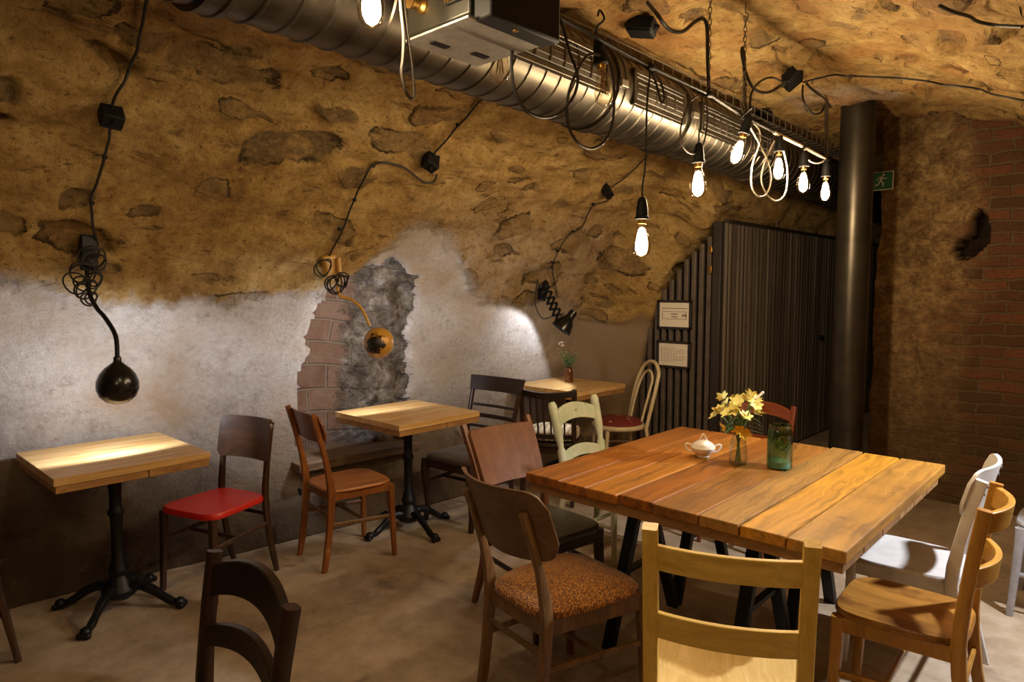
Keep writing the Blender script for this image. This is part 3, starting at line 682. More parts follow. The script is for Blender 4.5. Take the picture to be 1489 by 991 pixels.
def seat_mesh(mb, wf, wb, d, z, th, dome=0.0, exp=4.5, n=48, dish=0.0, rings=7):
    def outline(t, r):
        cx, sx = math.cos(t), math.sin(t)
        x = math.copysign(abs(cx) ** (2 / exp), cx); y = math.copysign(abs(sx) ** (2 / exp), sx)
        w = wb + (wf - wb) * (y + 1) / 2
        return x * w / 2 * r, y * d / 2 * r
    loops = [(.96, z - th), (1.0, z - th + .006), (1.0, z - .008), (.972, z)]
    for i in range(1, rings): loops.append((.972 * (1 - i / rings), None))
    vs = []
    for r, zz in loops:
        for k in range(n):
            x, y = outline(2 * PI * k / n, r)
            q = zz if zz is not None else z + dome * (1 - (r / .972) ** 2.2) - dish * (1 - (r / .972) ** 2) * .9
            vs.append((x, y, q))
    m = len(loops); fs = []
    for i in range(m - 1):
        for k in range(n): fs.append((i * n + k, i * n + (k + 1) % n, (i + 1) * n + (k + 1) % n, (i + 1) * n + k))
    fs += [tuple(reversed(range(n))), tuple((m - 1) * n + k for k in range(n))]
    mb.add(vs, fs)

def chair(name, label, loc, rz, P, m, group=None):
    """m: keys post, leg, seat, back, apron, stretcher"""
    g = lambda k, d: P.get(k, d)
    sh, wf, wb, d, bh = g('sh', .45), g('wf', .40), g('wb', .36), g('d', .40), g('bh', .86)
    rake, splay, wt = g('rake', .07), g('splay', .06), g('wt', g('wb', .36))
    pw, ph = g('post', (.026, .036)); lw = g('leg', .034)
    t = thing(name, label, 'chair', (loc[0], loc[1], 0), rz, group)
    yb = -d / 2 + ph / 2 + g('yb', 0.0)
    def py(z):
        return yb - rake * max(0, (z - sh) / (bh - sh)) ** 1.35 if z > sh else yb - splay * ((sh - z) / sh) ** 1.7
    def px(z):
        return (wb / 2 - pw / 2) + (max(0, (z - sh) / (bh - sh)) * (wt - wb) / 2) + g('px', 0)
    square = g('square', 4.0)
    # rear posts, one sweep from foot to top
    ptop = g('ptop', bh)
    for sx in (-1, 1):
        zs = [0, .1, .22, .34, sh - .02, sh + .05, sh + .15, sh + .25, (sh + ptop) / 2 + .12, ptop - .02, ptop]; zs = sorted(set(z for z in zs if z <= ptop))
        taper = [(pw * (.78 if z < .05 else 1), ph * (.72 if z < .05 else .86 if z < .25 else 1.0 if z < sh + .08 else g('thin', .78))) for z in zs]
        mb = MB()
        if g('turned', False):
            path = [(sx * (px(z) + splay * .3 * (1 if z < sh else 0) * (sh - z)), py(z), z) for z in np.linspace(0, ptop, 40)]
            r = []
            for z in np.linspace(0, ptop, 40):
                q = .021 + .006 * math.cos((z - sh) * 2 * PI / .26)
                if abs(z - ptop + .10) < .10: q = .027
                if abs(z - .53) < .06: q = .026
                r.append(q)
            mb.tube(path, r, 12)
        else:
            mb.sweep([(sx * (px(z) + (g('xsplay', 0.0) * (sh - z) / sh if z < sh else 0)), py(z), z) for z in zs], taper, 12, square, (1, 0, 0))
        mb.build('back_post' if not g('turned', False) else 'turned_post', m['post'], t)
    # front legs
    fl = g('flsplay', .012)
    for sx in (-1, 1):
        mb = MB(); xf = wf / 2 - lw / 2 - g('inset', .008); yf = d / 2 - lw / 2 - g('inset', .008)
        if g('cabriole', False):
            pts = [(sx * xf, yf, sh - .03), (sx * (xf + .004), yf + .006, sh - .12), (sx * (xf - .002), yf - .004, .2), (sx * (xf - .004), yf - .012, .09), (sx * (xf + .004), yf + .004, 0)]
            ss_ = [(lw * 1.25, lw * 1.25), (lw * 1.2, lw * 1.2), (lw * .9, lw * .9), (lw * .72, lw * .72), (lw * .8, lw * .8)]
        else:
            pts = [(sx * xf, yf, sh - .025), (sx * xf, yf, sh - .10), (sx * (xf + fl), yf + fl, 0)]; ss_ = [(lw, lw), (lw, lw), (lw * .7, lw * .7)]
        mb.sweep(pts, ss_, 12, g('legexp', 4.0), (1, 0, 0)); mb.build('leg', m['leg'], t)
    # seat
    th = g('th', .022); mb = MB()
    seat_mesh(mb, wf, wb, d, sh, th, g('dome', 0), g('exp', 4.5), dish=g('dish', .006)); mb.build('seat', m['seat'], t)
    if g('apron', .05):
        ah = g('apron', .05); za = sh - th - ah / 2 + .002; mb = MB(); i = .026
        xf, xb = wf / 2 - i, wb / 2 - i
        mb.bar((-xf, d / 2 - i, za), (xf, d / 2 - i, za), ah, .018, (0, 0, 1)); mb.bar((-xb, -d / 2 + i, za), (xb, -d / 2 + i, za), ah, .018, (0, 0, 1))
        for sx in (-1, 1): mb.bar((sx * xb, -d / 2 + i, za), (sx * xf, d / 2 - i, za), ah, .018, (0, 0, 1))
        mb.build('apron', m['apron'], t, bevel=.002)
    # stretchers
    zs_ = g('stretch', .20)
    if zs_:
        pts = []
        for sx in (-1, 1):
            mb = MB(); mb.sweep([(sx * (px(zs_)), py(zs_), zs_ + .02), (sx * (wf / 2 - lw / 2 - .004), d / 2 - lw / 2, zs_)], [(.016, .024)] * 2, 8, 3, (1, 0, 0)); mb.build('stretcher', m['stretcher'], t)
        mb = MB(); mb.sweep([(-(wf / 2 - .03), .02, zs_ + .005), (wf / 2 - .03, .02, zs_ + .005)], [(.022, .016)] * 2, 8, 3, (0, 0, 1)); mb.build('stretcher', m['stretcher'], t)
        if g('backstretch', True):
            mb = MB(); mb.sweep([(-px(zs_), py(zs_ + .06), zs_ + .07), (px(zs_), py(zs_ + .06), zs_ + .07)], [(.022, .016)] * 2, 8, 3, (0, 0, 1)); mb.build('stretcher', m['stretcher'], t)
    # back
    for b in P['back']:
        kind = b[0]; mb = MB()
        if kind == 'panel':      # z0, z1, extra width, bow, thickness, corner radius, y offset, belly of lower edge
            _, z0, z1, ex_, bow, thk, rc, oy, belly = b
            w0, w1 = 2 * px(z0) + ex_, 2 * px(z1) + ex_; zm = (z0 + z1) / 2; h = (z1 - z0) / 2
            lo = rounded(zm, h, rc, w0, -1); hi = rounded(zm, h, rc, w1, 1)
            add_panel(mb, w0, w1, (lambda u: lo(u) - belly * (1 - u * u)), hi, bow, (lambda z: py(z) + oy + bow), thk, 26, 6)
            mb.build('backrest', m['back'], t, angle=50)
        elif kind == 'rail':     # z0, z1, bow, arch, thickness
            _, z0, z1, bow, arch, thk, ex_ = b
            w = 2 * px((z0 + z1) / 2) - pw * .6 + ex_
            add_panel(mb, w, w, (lambda u: z0 + arch * (1 - u * u) * g('archlow', 1.0)), (lambda u: z1 + arch * (1 - u * u)), bow, (lambda z: py(z) + thk / 2), thk, 20, 3)
            mb.build('back_rail', m['back'], t, bevel=g('railbevel', .003))
        elif kind == 'crest':    # flared top rail standing proud of the posts
            _, z0, z1, ex_, bow, thk, fl_ = b
            w0 = 2 * px(z0) + pw + ex_; w1 = w0 + fl_
            add_panel(mb, w0, w1, (lambda u: z0), (lambda u: z1 - .012 * (1 - abs(u)) * 0), bow, (lambda z: py(z) + thk / 2 + bow * .5), thk, 20, 4)
            mb.build('top_rail', m['back'], t, bevel=.004)
        elif kind == 'spindles':
            _, n, z0, z1, bow = b
            for i in range(n):
                u = -1 + 2 * (i + 1) / (n + 1); q = MB(); X = u * (px(z1) - pw / 2)
                q.tube([(u * (px(z0) - pw / 2), py(z0) - bow * (1 - u * u) * .3, z0), ((X + u * (px(z0) - pw / 2)) / 2, (py(z0) + py(z1)) / 2 - bow * (1 - u * u) * .7, (z0 + z1) / 2), (X, py(z1) - bow * (1 - u * u), z1)], [.006, .008, .006], 8)
                q.build('spindle', m['post'], t)
    return t, py, px

def mats(p, seat=None, back=None, **k):
    d = dict(post=p, leg=p, seat=seat or p, back=back or p, apron=p, stretcher=p); d.update(k); return {a: M[b] for a, b in d.items()}

R = math.radians
# red-seated chair by the first small table
chair('dining_chair', 'dark wooden chair with a bright red seat by the wall table', (-3.50, 1.48), R(198),
      dict(sh=.445, wf=.40, wb=.35, d=.40, bh=.845, rake=.06, splay=.07, th=.034, dish=0, apron=0, exp=5.5, leg=.036, stretch=.27, backstretch=True,
           back=[('panel', .625, .845, .045, .035, .014, .03, -.008, .0)], ptop=.83), mats('walnut', 'red', 'walnut_panel'))
# honey chair seen from behind
chair('dining_chair', 'honey-brown wooden chair with a rounded back panel, its back to the red-seated chair', (-3.335, 2.18), R(-7),
      dict(sh=.445, wf=.40, wb=.36, d=.41, bh=.885, rake=.10, splay=.05, th=.018, dish=.012, apron=.045, exp=4, leg=.036, stretch=.235, post=(.028, .042), thin=.7,
           back=[('panel', .715, .875, .05, .03, .012, .055, .004, .0)]), mats('honey', 'honey_seat', 'honey_panel', stretcher='umber'))
# dark ladderback with upholstered seat
chair('dining_chair', 'dark chair with a broad top rail, thin back rails and brown upholstered seat', (-3.27, 3.07), R(184),
      dict(sh=.45, wf=.46, wb=.42, d=.44, bh=.93, rake=.12, splay=.06, th=.03, dome=.03, apron=.055, exp=4.5, leg=.04, cabriole=True, stretch=.26, wt=.46, post=(.026, .036), ptop=.84,
           back=[('crest', .83, .93, .0, .02, .022, .035), ('rail', .72, .738, .015, 0, .014, 0), ('rail', .645, .672, .015, 0, .014, 0), ('rail', .575, .593, .015, 0, .014, 0)]),
      mats('dark', 'brown_fabric', 'dark_panel'))
# spindle back
sp, _, _ = chair('dining_chair', 'dark spindle-back chair with a cream cushion by the farthest small table', (-3.17, 3.85), R(29),
      dict(sh=.44, wf=.42, wb=.40, d=.40, bh=.84, rake=.06, splay=.06, th=.03, dish=0, apron=.05, leg=.036, wt=.42, post=(.036, .036), stretch=.2,
           back=[('rail', .795, .84, .05, -.02, .03, .02), ('rail', .475, .51, .02, 0, .02, 0), ('spindles', 6, .49, .81, .045)]), mats('dark', 'dark_panel', 'dark_panel'))
mb = MB(); seat_mesh(mb, .38, .37, .37, .51, .065, .03, exp=3.0)
cu = mb.build('seat_cushion', M['cream_fabric']); cu.location = (-3.185, 3.875, -.0); cu.rotation_euler = (0, 0, R(29))
tag(cu, 'plump cream cushion on the spindle-back chair', 'cushion')
# mint distressed chair
chair('dining_chair', 'distressed pale green chair with turned posts at the large table', (-2.29, 3.30), R(-91),
      dict(sh=.44, wf=.42, wb=.40, d=.40, bh=.87, rake=.09, splay=.07, th=.024, dish=.004, apron=.045, wt=.44, turned=True, stretch=.2, archlow=.75, railbevel=.005,
           back=[('rail', .715, .80, .02, .045, .022, 0), ('rail', .50, .56, .015, .035, .02, 0)]), mats('mint'))
# panel-back reddish chair with black seat
chair('dining_chair', 'reddish-brown panel-back chair with a shiny black seat at the large table corner', (-2.03, 2.39), R(-98),
      dict(sh=.45, wf=.44, wb=.40, d=.42, bh=.88, rake=.17, splay=.11, th=.035, dome=.012, apron=.05, exp=5, leg=.042, wt=.44, post=(.03, .04), stretch=.25, fls=.05,
           back=[('panel', .60, .855, -.01, .035, .014, .015, .0, .0)]), mats('teak', 'black_seat', 'teak_panel', leg='dark', apron='dark', stretcher='dark'))
# barrel back with tweed seat
chair('dining_chair', 'umber chair with a curved barrel back and golden tweed seat at the table front', (-1.545, 1.94), R(-11),
      dict(sh=.455, wf=.46, wb=.37, d=.48, bh=.89, rake=.13, splay=.05, th=.03, dome=.045, apron=.06, exp=4, leg=.04, wt=.37, post=(.03, .046), thin=.62, ptop=.82, stretch=.235,
           back=[('panel', .655, .90, .13, .085, .012, .06, -.02, .02)]), mats('umber', 'tweed', 'umber_panel'))
# pine ladderback
chair('dining_chair', 'pale yellow pine ladderback chair in front of the large table', (-.855, 1.845), R(25),
      dict(sh=.45, wf=.44, wb=.43, d=.42, bh=.935, rake=.09, splay=.02, th=.024, dish=.002, apron=.05, exp=9, leg=.042, wt=.428, post=(.040, .036), thin=1.0, square=12, legexp=12, stretch=.2, yb=-.01,
           back=[('rail', .812, .885, .03, .0, .02, .0), ('rail', .608, .684, .03, .0, .02, .0)]), mats('pine', 'pine_seat', 'pine_rail'))
# amber chair
chair('dining_chair', 'amber-brown chair with two curved back rails and a worn wooden seat', (-.555, 2.60), R(93),
      dict(sh=.45, wf=.40, wb=.37, d=.40, bh=.885, rake=.05, splay=.07, th=.024, dish=.008, apron=.055, exp=4.2, leg=.042, wt=.40, post=(.030, .044), thin=.9, stretch=.22,
           back=[('rail', .805, .875, .055, .0, .02, .02), ('rail', .625, .695, .055, .0, .02, .02)]), mats('amber', 'amber_seat', 'amber_rail'))
# white chair
wc, wpy, wpx = chair('dining_chair', 'worn white painted chair with a curved panel back beside the amber chair', (-.66, 3.13), R(91),
      dict(sh=.45, wf=.40, wb=.38, d=.40, bh=.885, rake=.09, splay=.08, th=.022, dish=.006, apron=.05, exp=4.2, leg=.036, wt=.41, post=(.026, .046), thin=.9, ptop=.85, stretch=.22,
           back=[('panel', .70, .885, .03, .05, .014, .05, -.012, .0)]), mats('white_paint'))
mb = MB()
for z in (.80, .83):
    for sx in (-1, 1): mb.lathe([(.007, 0), (.007, .003)], 10, (sx * wpx(z), wpy(z) - .022, z), Matrix.Rotation(PI / 2, 3, 'X'))
mb.build('screw', M['steel_wire'], wc)
# red-brown chair behind the table
chair('dining_chair', 'red-brown rail-back chair standing behind the flower vase', (-1.725, 3.93), R(180),
      dict(sh=.45, wf=.42, wb=.40, d=.40, bh=.83, rake=.06, splay=.06, th=.022, dish=.004, apron=.05, wt=.42, post=(.034, .034), stretch=.2, archlow=.6,
           back=[('rail', .735, .795, .03, .04, .02, .0), ('rail', .58, .625, .03, .0, .018, 0)]), mats('redwood', 'redwood_rail', 'redwood_rail'))
# dark chair in front
chair('dining_chair', 'nearly black chair with an arched top rail, nearest on the open floor', (-1.62, .52), R(177),
      dict(sh=.45, wf=.46, wb=.45, d=.42, bh=.83, rake=.05, splay=.07, th=.03, dish=.004, apron=.05, wt=.50, post=(.042, .044), stretch=.2, square=3.0, archlow=.85, thin=.9,
           back=[('rail', .715, .80, .03, .045, .024, .0), ('rail', .585, .64, .03, .035, .022, 0)]), mats('dark', 'dark_panel', 'dark_panel'))
chair('dining_chair', 'dark reddish chair at the near end of the wall table, mostly out of view', (-3.56, .34), R(4),
      dict(sh=.45, wf=.40, wb=.38, d=.40, bh=.85, rake=.07, splay=.06, flsplay=.05, leg=.034, stretch=.2, back=[('panel', .64, .84, .04, .03, .014, .03, .012, .0)]), mats('walnut', 'walnut_panel', 'walnut_panel'))
chair('dining_chair', 'grey painted chair by the right edge, mostly out of view', (-.20, 4.08), R(90),
      dict(sh=.45, wf=.40, wb=.38, d=.40, bh=.85, rake=.07, splay=.06, flsplay=.02, leg=.04, stretch=.2, back=[('panel', .64, .84, .04, .03, .014, .03, .012, .0)]), mats('grey_paint'))

# bentwood chair
def bentwood(loc, rz):
    t = thing('bentwood_chair', 'cream bentwood hoop-back chair with a red patterned seat', 'chair', (*loc, 0), rz)
    sh = .46; yb = -.17
    def hoop(wd, top, z0, y0, lean):
        pts = []
        for sx in (-1,):
            pts += [(-wd / 2 * .92, y0, z0), (-wd / 2, y0 - lean * .3, z0 + (top - z0) * .35), (-wd / 2 * .98, y0 - lean * .62, z0 + (top - z0) * .66)]
        for k in range(1, 8):
            a = PI - PI * k / 8; pts.append((math.cos(a) * wd / 2 * .95, y0 - lean * (.72 + .28 * math.sin(a)), z0 + (top - z0) * (.72 + .28 * math.sin(a))))
        pts += [(wd / 2 * .98, y0 - lean * .62, z0 + (top - z0) * .66), (wd / 2, y0 - lean * .3, z0 + (top - z0) * .35), (wd / 2 * .92, y0, z0)]
        return smooth_path(pts, 4)
    mb = MB(); mb.tube([(-.18, yb - .09, 0), (-.17, yb - .03, .2)] + hoop(.36, .945, sh - .04, yb, .13) + [(.17, yb - .03, .2), (.18, yb - .09, 0)], .0155, 10); mb.build('outer_hoop', M['cream_bent'], t)
    mb = MB(); mb.tube(hoop(.22, .87, sh, yb + .012, .115), .011, 10); mb.build('inner_hoop', M['cream_bent'], t)
    mb = MB(); mb.tube([(.20 * math.cos(a), .20 * math.sin(a), sh - .03) for a in np.linspace(0, 2 * PI, 40, endpoint=False)], .02, 10, True); mb.build('seat_ring', M['cream_bent'], t)
    mb = MB(); seat_mesh(mb, .39, .39, .39, sh + .012, .045, .035, 2.0); mb.build('seat', M['red_fabric'], t)
    for sx in (-1, 1):
        mb = MB(); mb.tube([(sx * .125, .145, sh - .03), (sx * .14, .165, .25), (sx * .16, .19, 0)], [.017, .016, .012], 10); mb.build('leg', M['cream_bent'], t)
    mb = MB(); mb.tube([(.155 * math.cos(a), .155 * math.sin(a) - .01, .26) for a in np.linspace(0, 2 * PI, 36, endpoint=False)], .009, 8, True); mb.build('ring_stretcher', M['cream_bent'], t)
bentwood((-3.12, 4.63), R(148))

# ------------------------------------------------------------------ tables
def pine_top_mat():
    N = NT('pine_tabletop'); v = N.obj((1, 14, 14)); r = N.attr('plank')
    vv = N.n('VectorMath', {0: v, 1: N.n('CombineXYZ', {0: N.math('MULTIPLY', r, 7.0), 1: N.math('MULTIPLY', r, 31.0)}).outputs[0]}, operation='ADD').outputs[0]
    g_ = N.noise(vv, 1.7, 7, .6, .5); big = N.noise(N.obj((2, 4, 1)), 2.2, 3)
    c = N.ramp(g_, [(.34, (.44, .235, .075)), (.5, (.60, .38, .15)), (.66, (.70, .49, .235))])
    c = N.mix(N.ramp(big, [(.45, 0), (.65, .6)]), c, (.55, .28, .06))
    kn = N.n('TexVoronoi', {'Vector': N.obj((2.2, 7, 1)), 'Scale': 1.6}).outputs['Distance']
    c = N.mix(N.ramp(kn, [(.05, .8), (.11, 0)]), c, (.17, .07, .02))
    N.bsdf(c, .42, 0, g_, .1, .003); return N.m
M['pine_top'] = pine_top_mat()
M['pine_edge'] = wood('pine_edge', (.22, .10, .03), (.46, .24, .075), axis=0, scale=6, rough=.55)
def plank_attr(o, vals):
    at = o.data.attributes.new('plank', 'FLOAT', 'FACE'); at.data.foreach_set('value', np.asarray(vals, np.float32))
def bistro(label, loc, rz, sx, sy, frot, tilt=0.0):
    t = thing('bistro_table', label, 'table', (*loc, 0), rz)
    mb = MB(); n = 5; vals = []
    for i in range(n):
        y = -sy / 2 + sy * (i + .5) / n; mb.box((0, y, .752), (sx, sy / n - .0012, .034)); vals += [(i * .37 + loc[1]) % 1] * 6
    o = mb.build('tabletop', M['pine_top'], t, bevel=.0025, smooth=False); plank_attr(o, vals)
    mb = MB()
    mb.box((-sx * .21, 0, .718), (sx * .56 - .002, sy - .012, .033)); mb.box((sx * .285, 0, .718), (sx * .42, sy - .012, .033))
    mb.build('under_board', M['pine_edge'], t, bevel=.003, smooth=False)
    mb = MB(); mb.lathe([(.12, .69), (.12, .702)], 4, R=Matrix.Rotation(PI / 4, 3, 'Z')); mb.build('mounting_plate', M['iron'], t)
    mb = MB(); mb.lathe([(.030, .10), (.034, .16), (.046, .19), (.046, .20), (.036, .215), (.036, .235), (.028, .25), (.026, .40), (.028, .46), (.036, .47), (.036, .485), (.028, .50), (.026, .56), (.030, .60), (.030, .69)], 20)
    mb.build('pole', M['iron'], t)
    mb = MB(); mb.lathe([(.05, .055), (.075, .075), (.078, .10), (.058, .125), (.052, .15), (.04, .165), (.034, .175)], 20); mb.build('hub', M['iron'], t)
    for k in range(4):
        a = frot + k * PI / 2; c_, s_ = math.cos(a), math.sin(a); mb = MB()
        prof = [(.04, .10), (.09, .115), (.15, .095), (.21, .055), (.255, .03), (.285, .035)]
        mb.sweep(smooth_path([(c_ * r, s_ * r, z) for r, z in prof], 4), [(.046 - .02 * i / 20 + .006 * math.sin(i), .052 - .022 * i / 20) for i in range(21)], 10, 2.6, (-s_, c_, 0))
        mb.sphere((c_ * .285, s_ * .285, .026), .026, 12, 8, (1, 1, 1))
        for q in (-1, 0, 1): mb.sphere((c_ * .30 - s_ * q * .018, s_ * .30 + c_ * q * .018, .016), .0155, 8, 6)
        mb.build('foot', M['iron'], t)
    return t
bistro('small pine table under the black globe lamp, with a cast-iron foot', (-3.565, 1.03), PI / 2, .64, .66, -PI / 4 - PI / 2)
bistro('small pine table in front of the broken niche', (-3.395, 2.665), PI / 2, .64, .66, R(-5) - PI / 2)
bistro('farthest small pine table, carrying a brown bottle of greenery', (-3.41, 4.35), PI / 2, .64, .66, R(30))

def oak_mat():
    N = NT('reclaimed_planks'); r = N.attr('plank'); base = N.obj((1, 1, 1))
    sh_ = N.n('CombineXYZ', {0: N.math('MULTIPLY', r, 17.0), 1: N.math('MULTIPLY', r, 5.0)}).outputs[0]
    b2 = N.n('VectorMath', {0: base, 1: sh_}, operation='ADD').outputs[0]
    v = N.n('VectorMath', {0: b2, 1: (19, .8, 10)}, operation='MULTIPLY').outputs[0]
    w = N.noise(b2, 3.2, 3); v = N.n('VectorMath', {0: v, 1: N.n('CombineXYZ', {0: N.math('MULTIPLY', w, 2.2)}).outputs[0]}, operation='ADD').outputs[0]
    g_ = N.noise(v, 1.4, 9, .68, .35); rings = N.math('FRACT', N.math('MULTIPLY', N.noise(v, .5, 2, .4, .3), 11.0))
    big = N.noise(b2, 2.3, 5, .6)
    pal = N.ramp(r, [(.0, (.26, .088, .012)), (.2, (.36, .118, .014)), (.4, (.47, .175, .018)), (.6, (.32, .13, .020)), (.8, (.54, .245, .022)), (1.0, (.36, .18, .038))])
    f = N.math('ADD', N.math('MULTIPLY', g_, .86), N.math('MULTIPLY', rings, .12))
    k_ = N.ramp(f, [(.32, .38), (.46, .80), (.58, 1.05), (.72, 1.25)])
    c = N.mix(1.0, pal, k_, 'MULTIPLY')
    c = N.mix(N.ramp(big, [(.54, 0), (.70, .55)]), c, (.12, .050, .014))
    c = N.mix(N.ramp(N.noise(b2, 14, 6, .7), [(.62, 0), (.70, .7)]), c, (.07, .03, .012))
    N.bsdf(c, N.ramp(g_, [(.3, .52), (.7, .36)]), 0, f, .35, .004); return N.m
M['oak'] = oak_mat()
M['oak_edge'] = wood('reclaimed_plank_end', (.13, .06, .02), (.36, .19, .07), axis=0, scale=5, rough=.6)
bt = thing('large_table', 'large square table of reclaimed planks on black trestles', 'table', (-1.26, 2.78, 0))
seams = [-1.892, -1.706, -1.572, -1.427, -1.272, -1.09, -.944, -.789, -.606]
mb = MB(); vals = []; order = [.1, .25, .45, .15, .6, 1.0, .8, .95]
for i in range(8):
    x0, x1 = seams[i] + 1.26, seams[i + 1] + 1.26; y0 = -.66 + random.uniform(-.012, .006); y1 = .66 + random.uniform(-.01, .012) + i * .006
    dz = random.uniform(-.002, .001); mb.box(((x0 + x1) / 2, (y0 + y1) / 2, .75 + dz), (x1 - x0 - .0065, y1 - y0, .04)); vals += [order[i]] * 6
o = mb.build('tabletop', M['oak'], bt, bevel=.005, smooth=False); plank_attr(o, vals)
mb = MB()
for i in range(6):
    y0 = -.65 + 1.3 * i / 6; mb.box((0.005, y0 + .108, .708), (1.262, .209, .042))
mb.build('under_board', M['oak_edge'], bt, bevel=.004, smooth=False)
for yc in (-.17, .40):
    mb = MB(); mb.box((-.02, yc, .660), (.98, .07, .05)); mb.build('trestle_beam', M['black_steel'], bt, bevel=.003)
    for xs in (-.36, .19):
        for sy in (-1, 1):
            mb = MB(); mb.bar((xs, yc + sy * .02, .66), (xs + .01, yc + sy * .275, 0), .052, .036, (1, 0, 0)); mb.build('trestle_leg', M['black_steel'], bt, bevel=.003)
        mb = MB(); mb.bar((xs, yc - .16, .30), (xs, yc + .16, .30), .03, .02, (1, 0, 0)); mb.build('trestle_brace', M['black_steel'], bt)

# ------------------------------------------------------------------ things on the tables
def sugar_bowl(loc):
    t = thing('sugar_bowl', 'white lidded sugar bowl with two handles on the large table', 'bowl', loc, R(35))
    mb = MB(); mb.lathe([(.026, 0), (.030, .004), (.030, .010), (.036, .016), (.052, .034), (.056, .046), (.050, .055), (.046, .058), (.042, .058), (.03, .045)], 28); mb.build('body', M['porcelain'], t)
    mb = MB(); mb.lathe([(.050, .058), (.046, .063), (.036, .070), (.022, .078), (.012, .081), (.001, .082)], 28, cap=True); ld = mb.build('lid', M['porcelain'], t)
    mb = MB(); mb.tube(smooth_path([(-.016, 0, .076), (-.012, 0, .090), (0, 0, .106), (.012, 0, .090), (.016, 0, .076)], 5), .0042, 8); mb.build('lid_loop', M['porcelain'], ld)
    for s in (-1, 1):
        mb = MB(); mb.tube(smooth_path([(s * .050, 0, .050), (s * .066, 0, .060), (s * .079, 0, .057), (s * .076, 0, .042), (s * .060, 0, .026), (s * .044, 0, .024)], 5), .0045, 8); mb.build('handle', M['porcelain'], t)
sugar_bowl((-1.46, 2.865, .7705))

def petal(mb, c, d, L, w, curl, n=(0, 0, 1)):
    d = Vector(d).normalized(); c = Vector(c); s = d.cross(Vector(n)); s = s.normalized() if s.length > .05 else d.cross(Vector((1, 0, 0))).normalized(); u = s.cross(d)
    pts = []
    for i in range(6):
        v = i / 5; ww = w * math.sin(PI * min(.96, .12 + .84 * v)) ** .8; mid = c + d * (L * v) + u * (curl * v * v * L)
        for q in (-1, 0, 1): pts.append(mid + s * (q * ww / 2) - u * (0 if q else ww * .16))
    fs = []
    for i in range(5):
        for q in range(2): fs.append((i * 3 + q, i * 3 + q + 1, i * 3 + q + 4, i * 3 + q + 3))
    mb.add(pts, fs)
def blossom(mb, c, d, L):
    d = Vector(d).normalized(); a = d.orthogonal().normalized(); b = d.cross(a)
    for k in range(6):
        t = 2 * PI * k / 6 + random.random() * .3; o_ = a * math.cos(t) + b * math.sin(t)
        petal(mb, c, d * .75 + o_ * .75, L * random.uniform(.85, 1.1), L * .60, -.3, d)
def leaf(mb, c, d, L, w): petal(mb, c, d, L, w, -.35, (0, 0, 1))

vz = thing('flower_vase', 'clear glass bottle vase of yellow alstroemeria on the large table', 'vase', (-1.288, 2.858, .7705))
mb = MB(); mb.lathe([(.036, .0), (.039, .004), (.039, .05), (.036, .085), (.028, .115), (.022, .135), (.021, .150), (.024, .156), (.0215, .158), (.0185, .150), (.0195, .135), (.026, .113), (.033, .085), (.0365, .05), (.0365, .012), (.03, .008)], 28, cap=True); mb.build('glass', M['vase_glass'], vz)
mb = MB()
heads = []
for k in range(11):
    a = k * 2.4; rr = .012; b0 = (rr * math.cos(a), rr * math.sin(a), .012); mid = (-.010 * math.cos(a), -.010 * math.sin(a), .13)
    R1 = .035 + .075 * random.random(); hd = (R1 * math.cos(a + 2.6), R1 * math.sin(a + 2.6), .21 + .075 * random.random())
    mb.tube(smooth_path([b0, mid, hd], 5), .0028, 6); heads.append(hd)
tall = (.075, .04, .315); mb.tube(smooth_path([(0, 0, .02), (.01, 0, .15), (.04, .02, .25), tall], 5), .0018, 6)
mb.build('stems', M['stem_green'], vz)
for k, hd in enumerate(heads):
    mb = MB(); n = 2 if k % 3 else 3
    for q in range(n):
        c = Vector(hd) + Vector((random.uniform(-.022, .022), random.uniform(-.022, .022), random.uniform(-.012, .02)))
        blossom(mb, c, Vector((c.x * 5, c.y * 5, .5)) + Vector((random.uniform(-.4, .4), random.uniform(-.4, .4), 0)), .037)
    mb.build('blossom', M['yellow_petal'] , vz)
for c in ((-.045, -.035, .165), (.02, -.04, .17), (.035, -.028, .155)):
    mb = MB(); blossom(mb, c, (c[0] * 10, c[1] * 10, -.25), .036); mb.build('drooping_blossom', M['yellow_deep'], vz)
mb = MB()
for q in range(7):
    c = Vector(tall) + Vector((.03 * (q / 6 - .7), .018 * (q / 6 - .7), -.02 + .025 * q / 6 + random.uniform(-.004, .004))); mb.sphere(c, .0065, 8, 6)
mb.build('buds', M['white_petal'], vz)
mb = MB()
for k in range(11):
    a = k * 2.1 + .4; z0 = .15 + .008 * k; leaf(mb, (.02 * math.cos(a), .02 * math.sin(a), z0), (math.cos(a), math.sin(a), .25 - .04 * k), .065 + .02 * random.random(), .024)
mb.build('leaves', M['green_leaf'], vz)

jr = thing('glass_jar', 'green glass preserving jar standing beside the flower vase', 'jar', (-1.126, 2.914, .7705))
mb = MB(); mb.lathe([(.046, 0), (.052, .006), (.053, .02), (.053, .13), (.050, .145), (.044, .152), (.044, .160), (.047, .166), (.044, .168), (.040, .160), (.040, .150), (.046, .142), (.048, .13), (.048, .03), (.04, .022)], 32); mb.build('glass', M['jar_glass'], jr)
mb = MB(); mb.lathe([(.036, .002), (.046, .004), (.047, .028), (.03, .036), (.001, .037)], 32); mb.build('thick_base', plain('thick_green_glass', (.17, .33, .24), .12, var=.1), jr)
mb = MB(); mb.tube([(.0, -.054 * 1.0, .105)] and [(.026 * math.cos(a), -.0525 + .010 * (math.cos(a) ** 2) * .5, .105 + .026 * math.sin(a)) for a in np.linspace(0, 2 * PI, 28, endpoint=False)], .0035, 8, True)
emb = mb.build('embossed_ring', M['jar_glass'], jr); emb.rotation_euler = (0, 0, R(30)); jr.scale = (1, 1, 1.14)

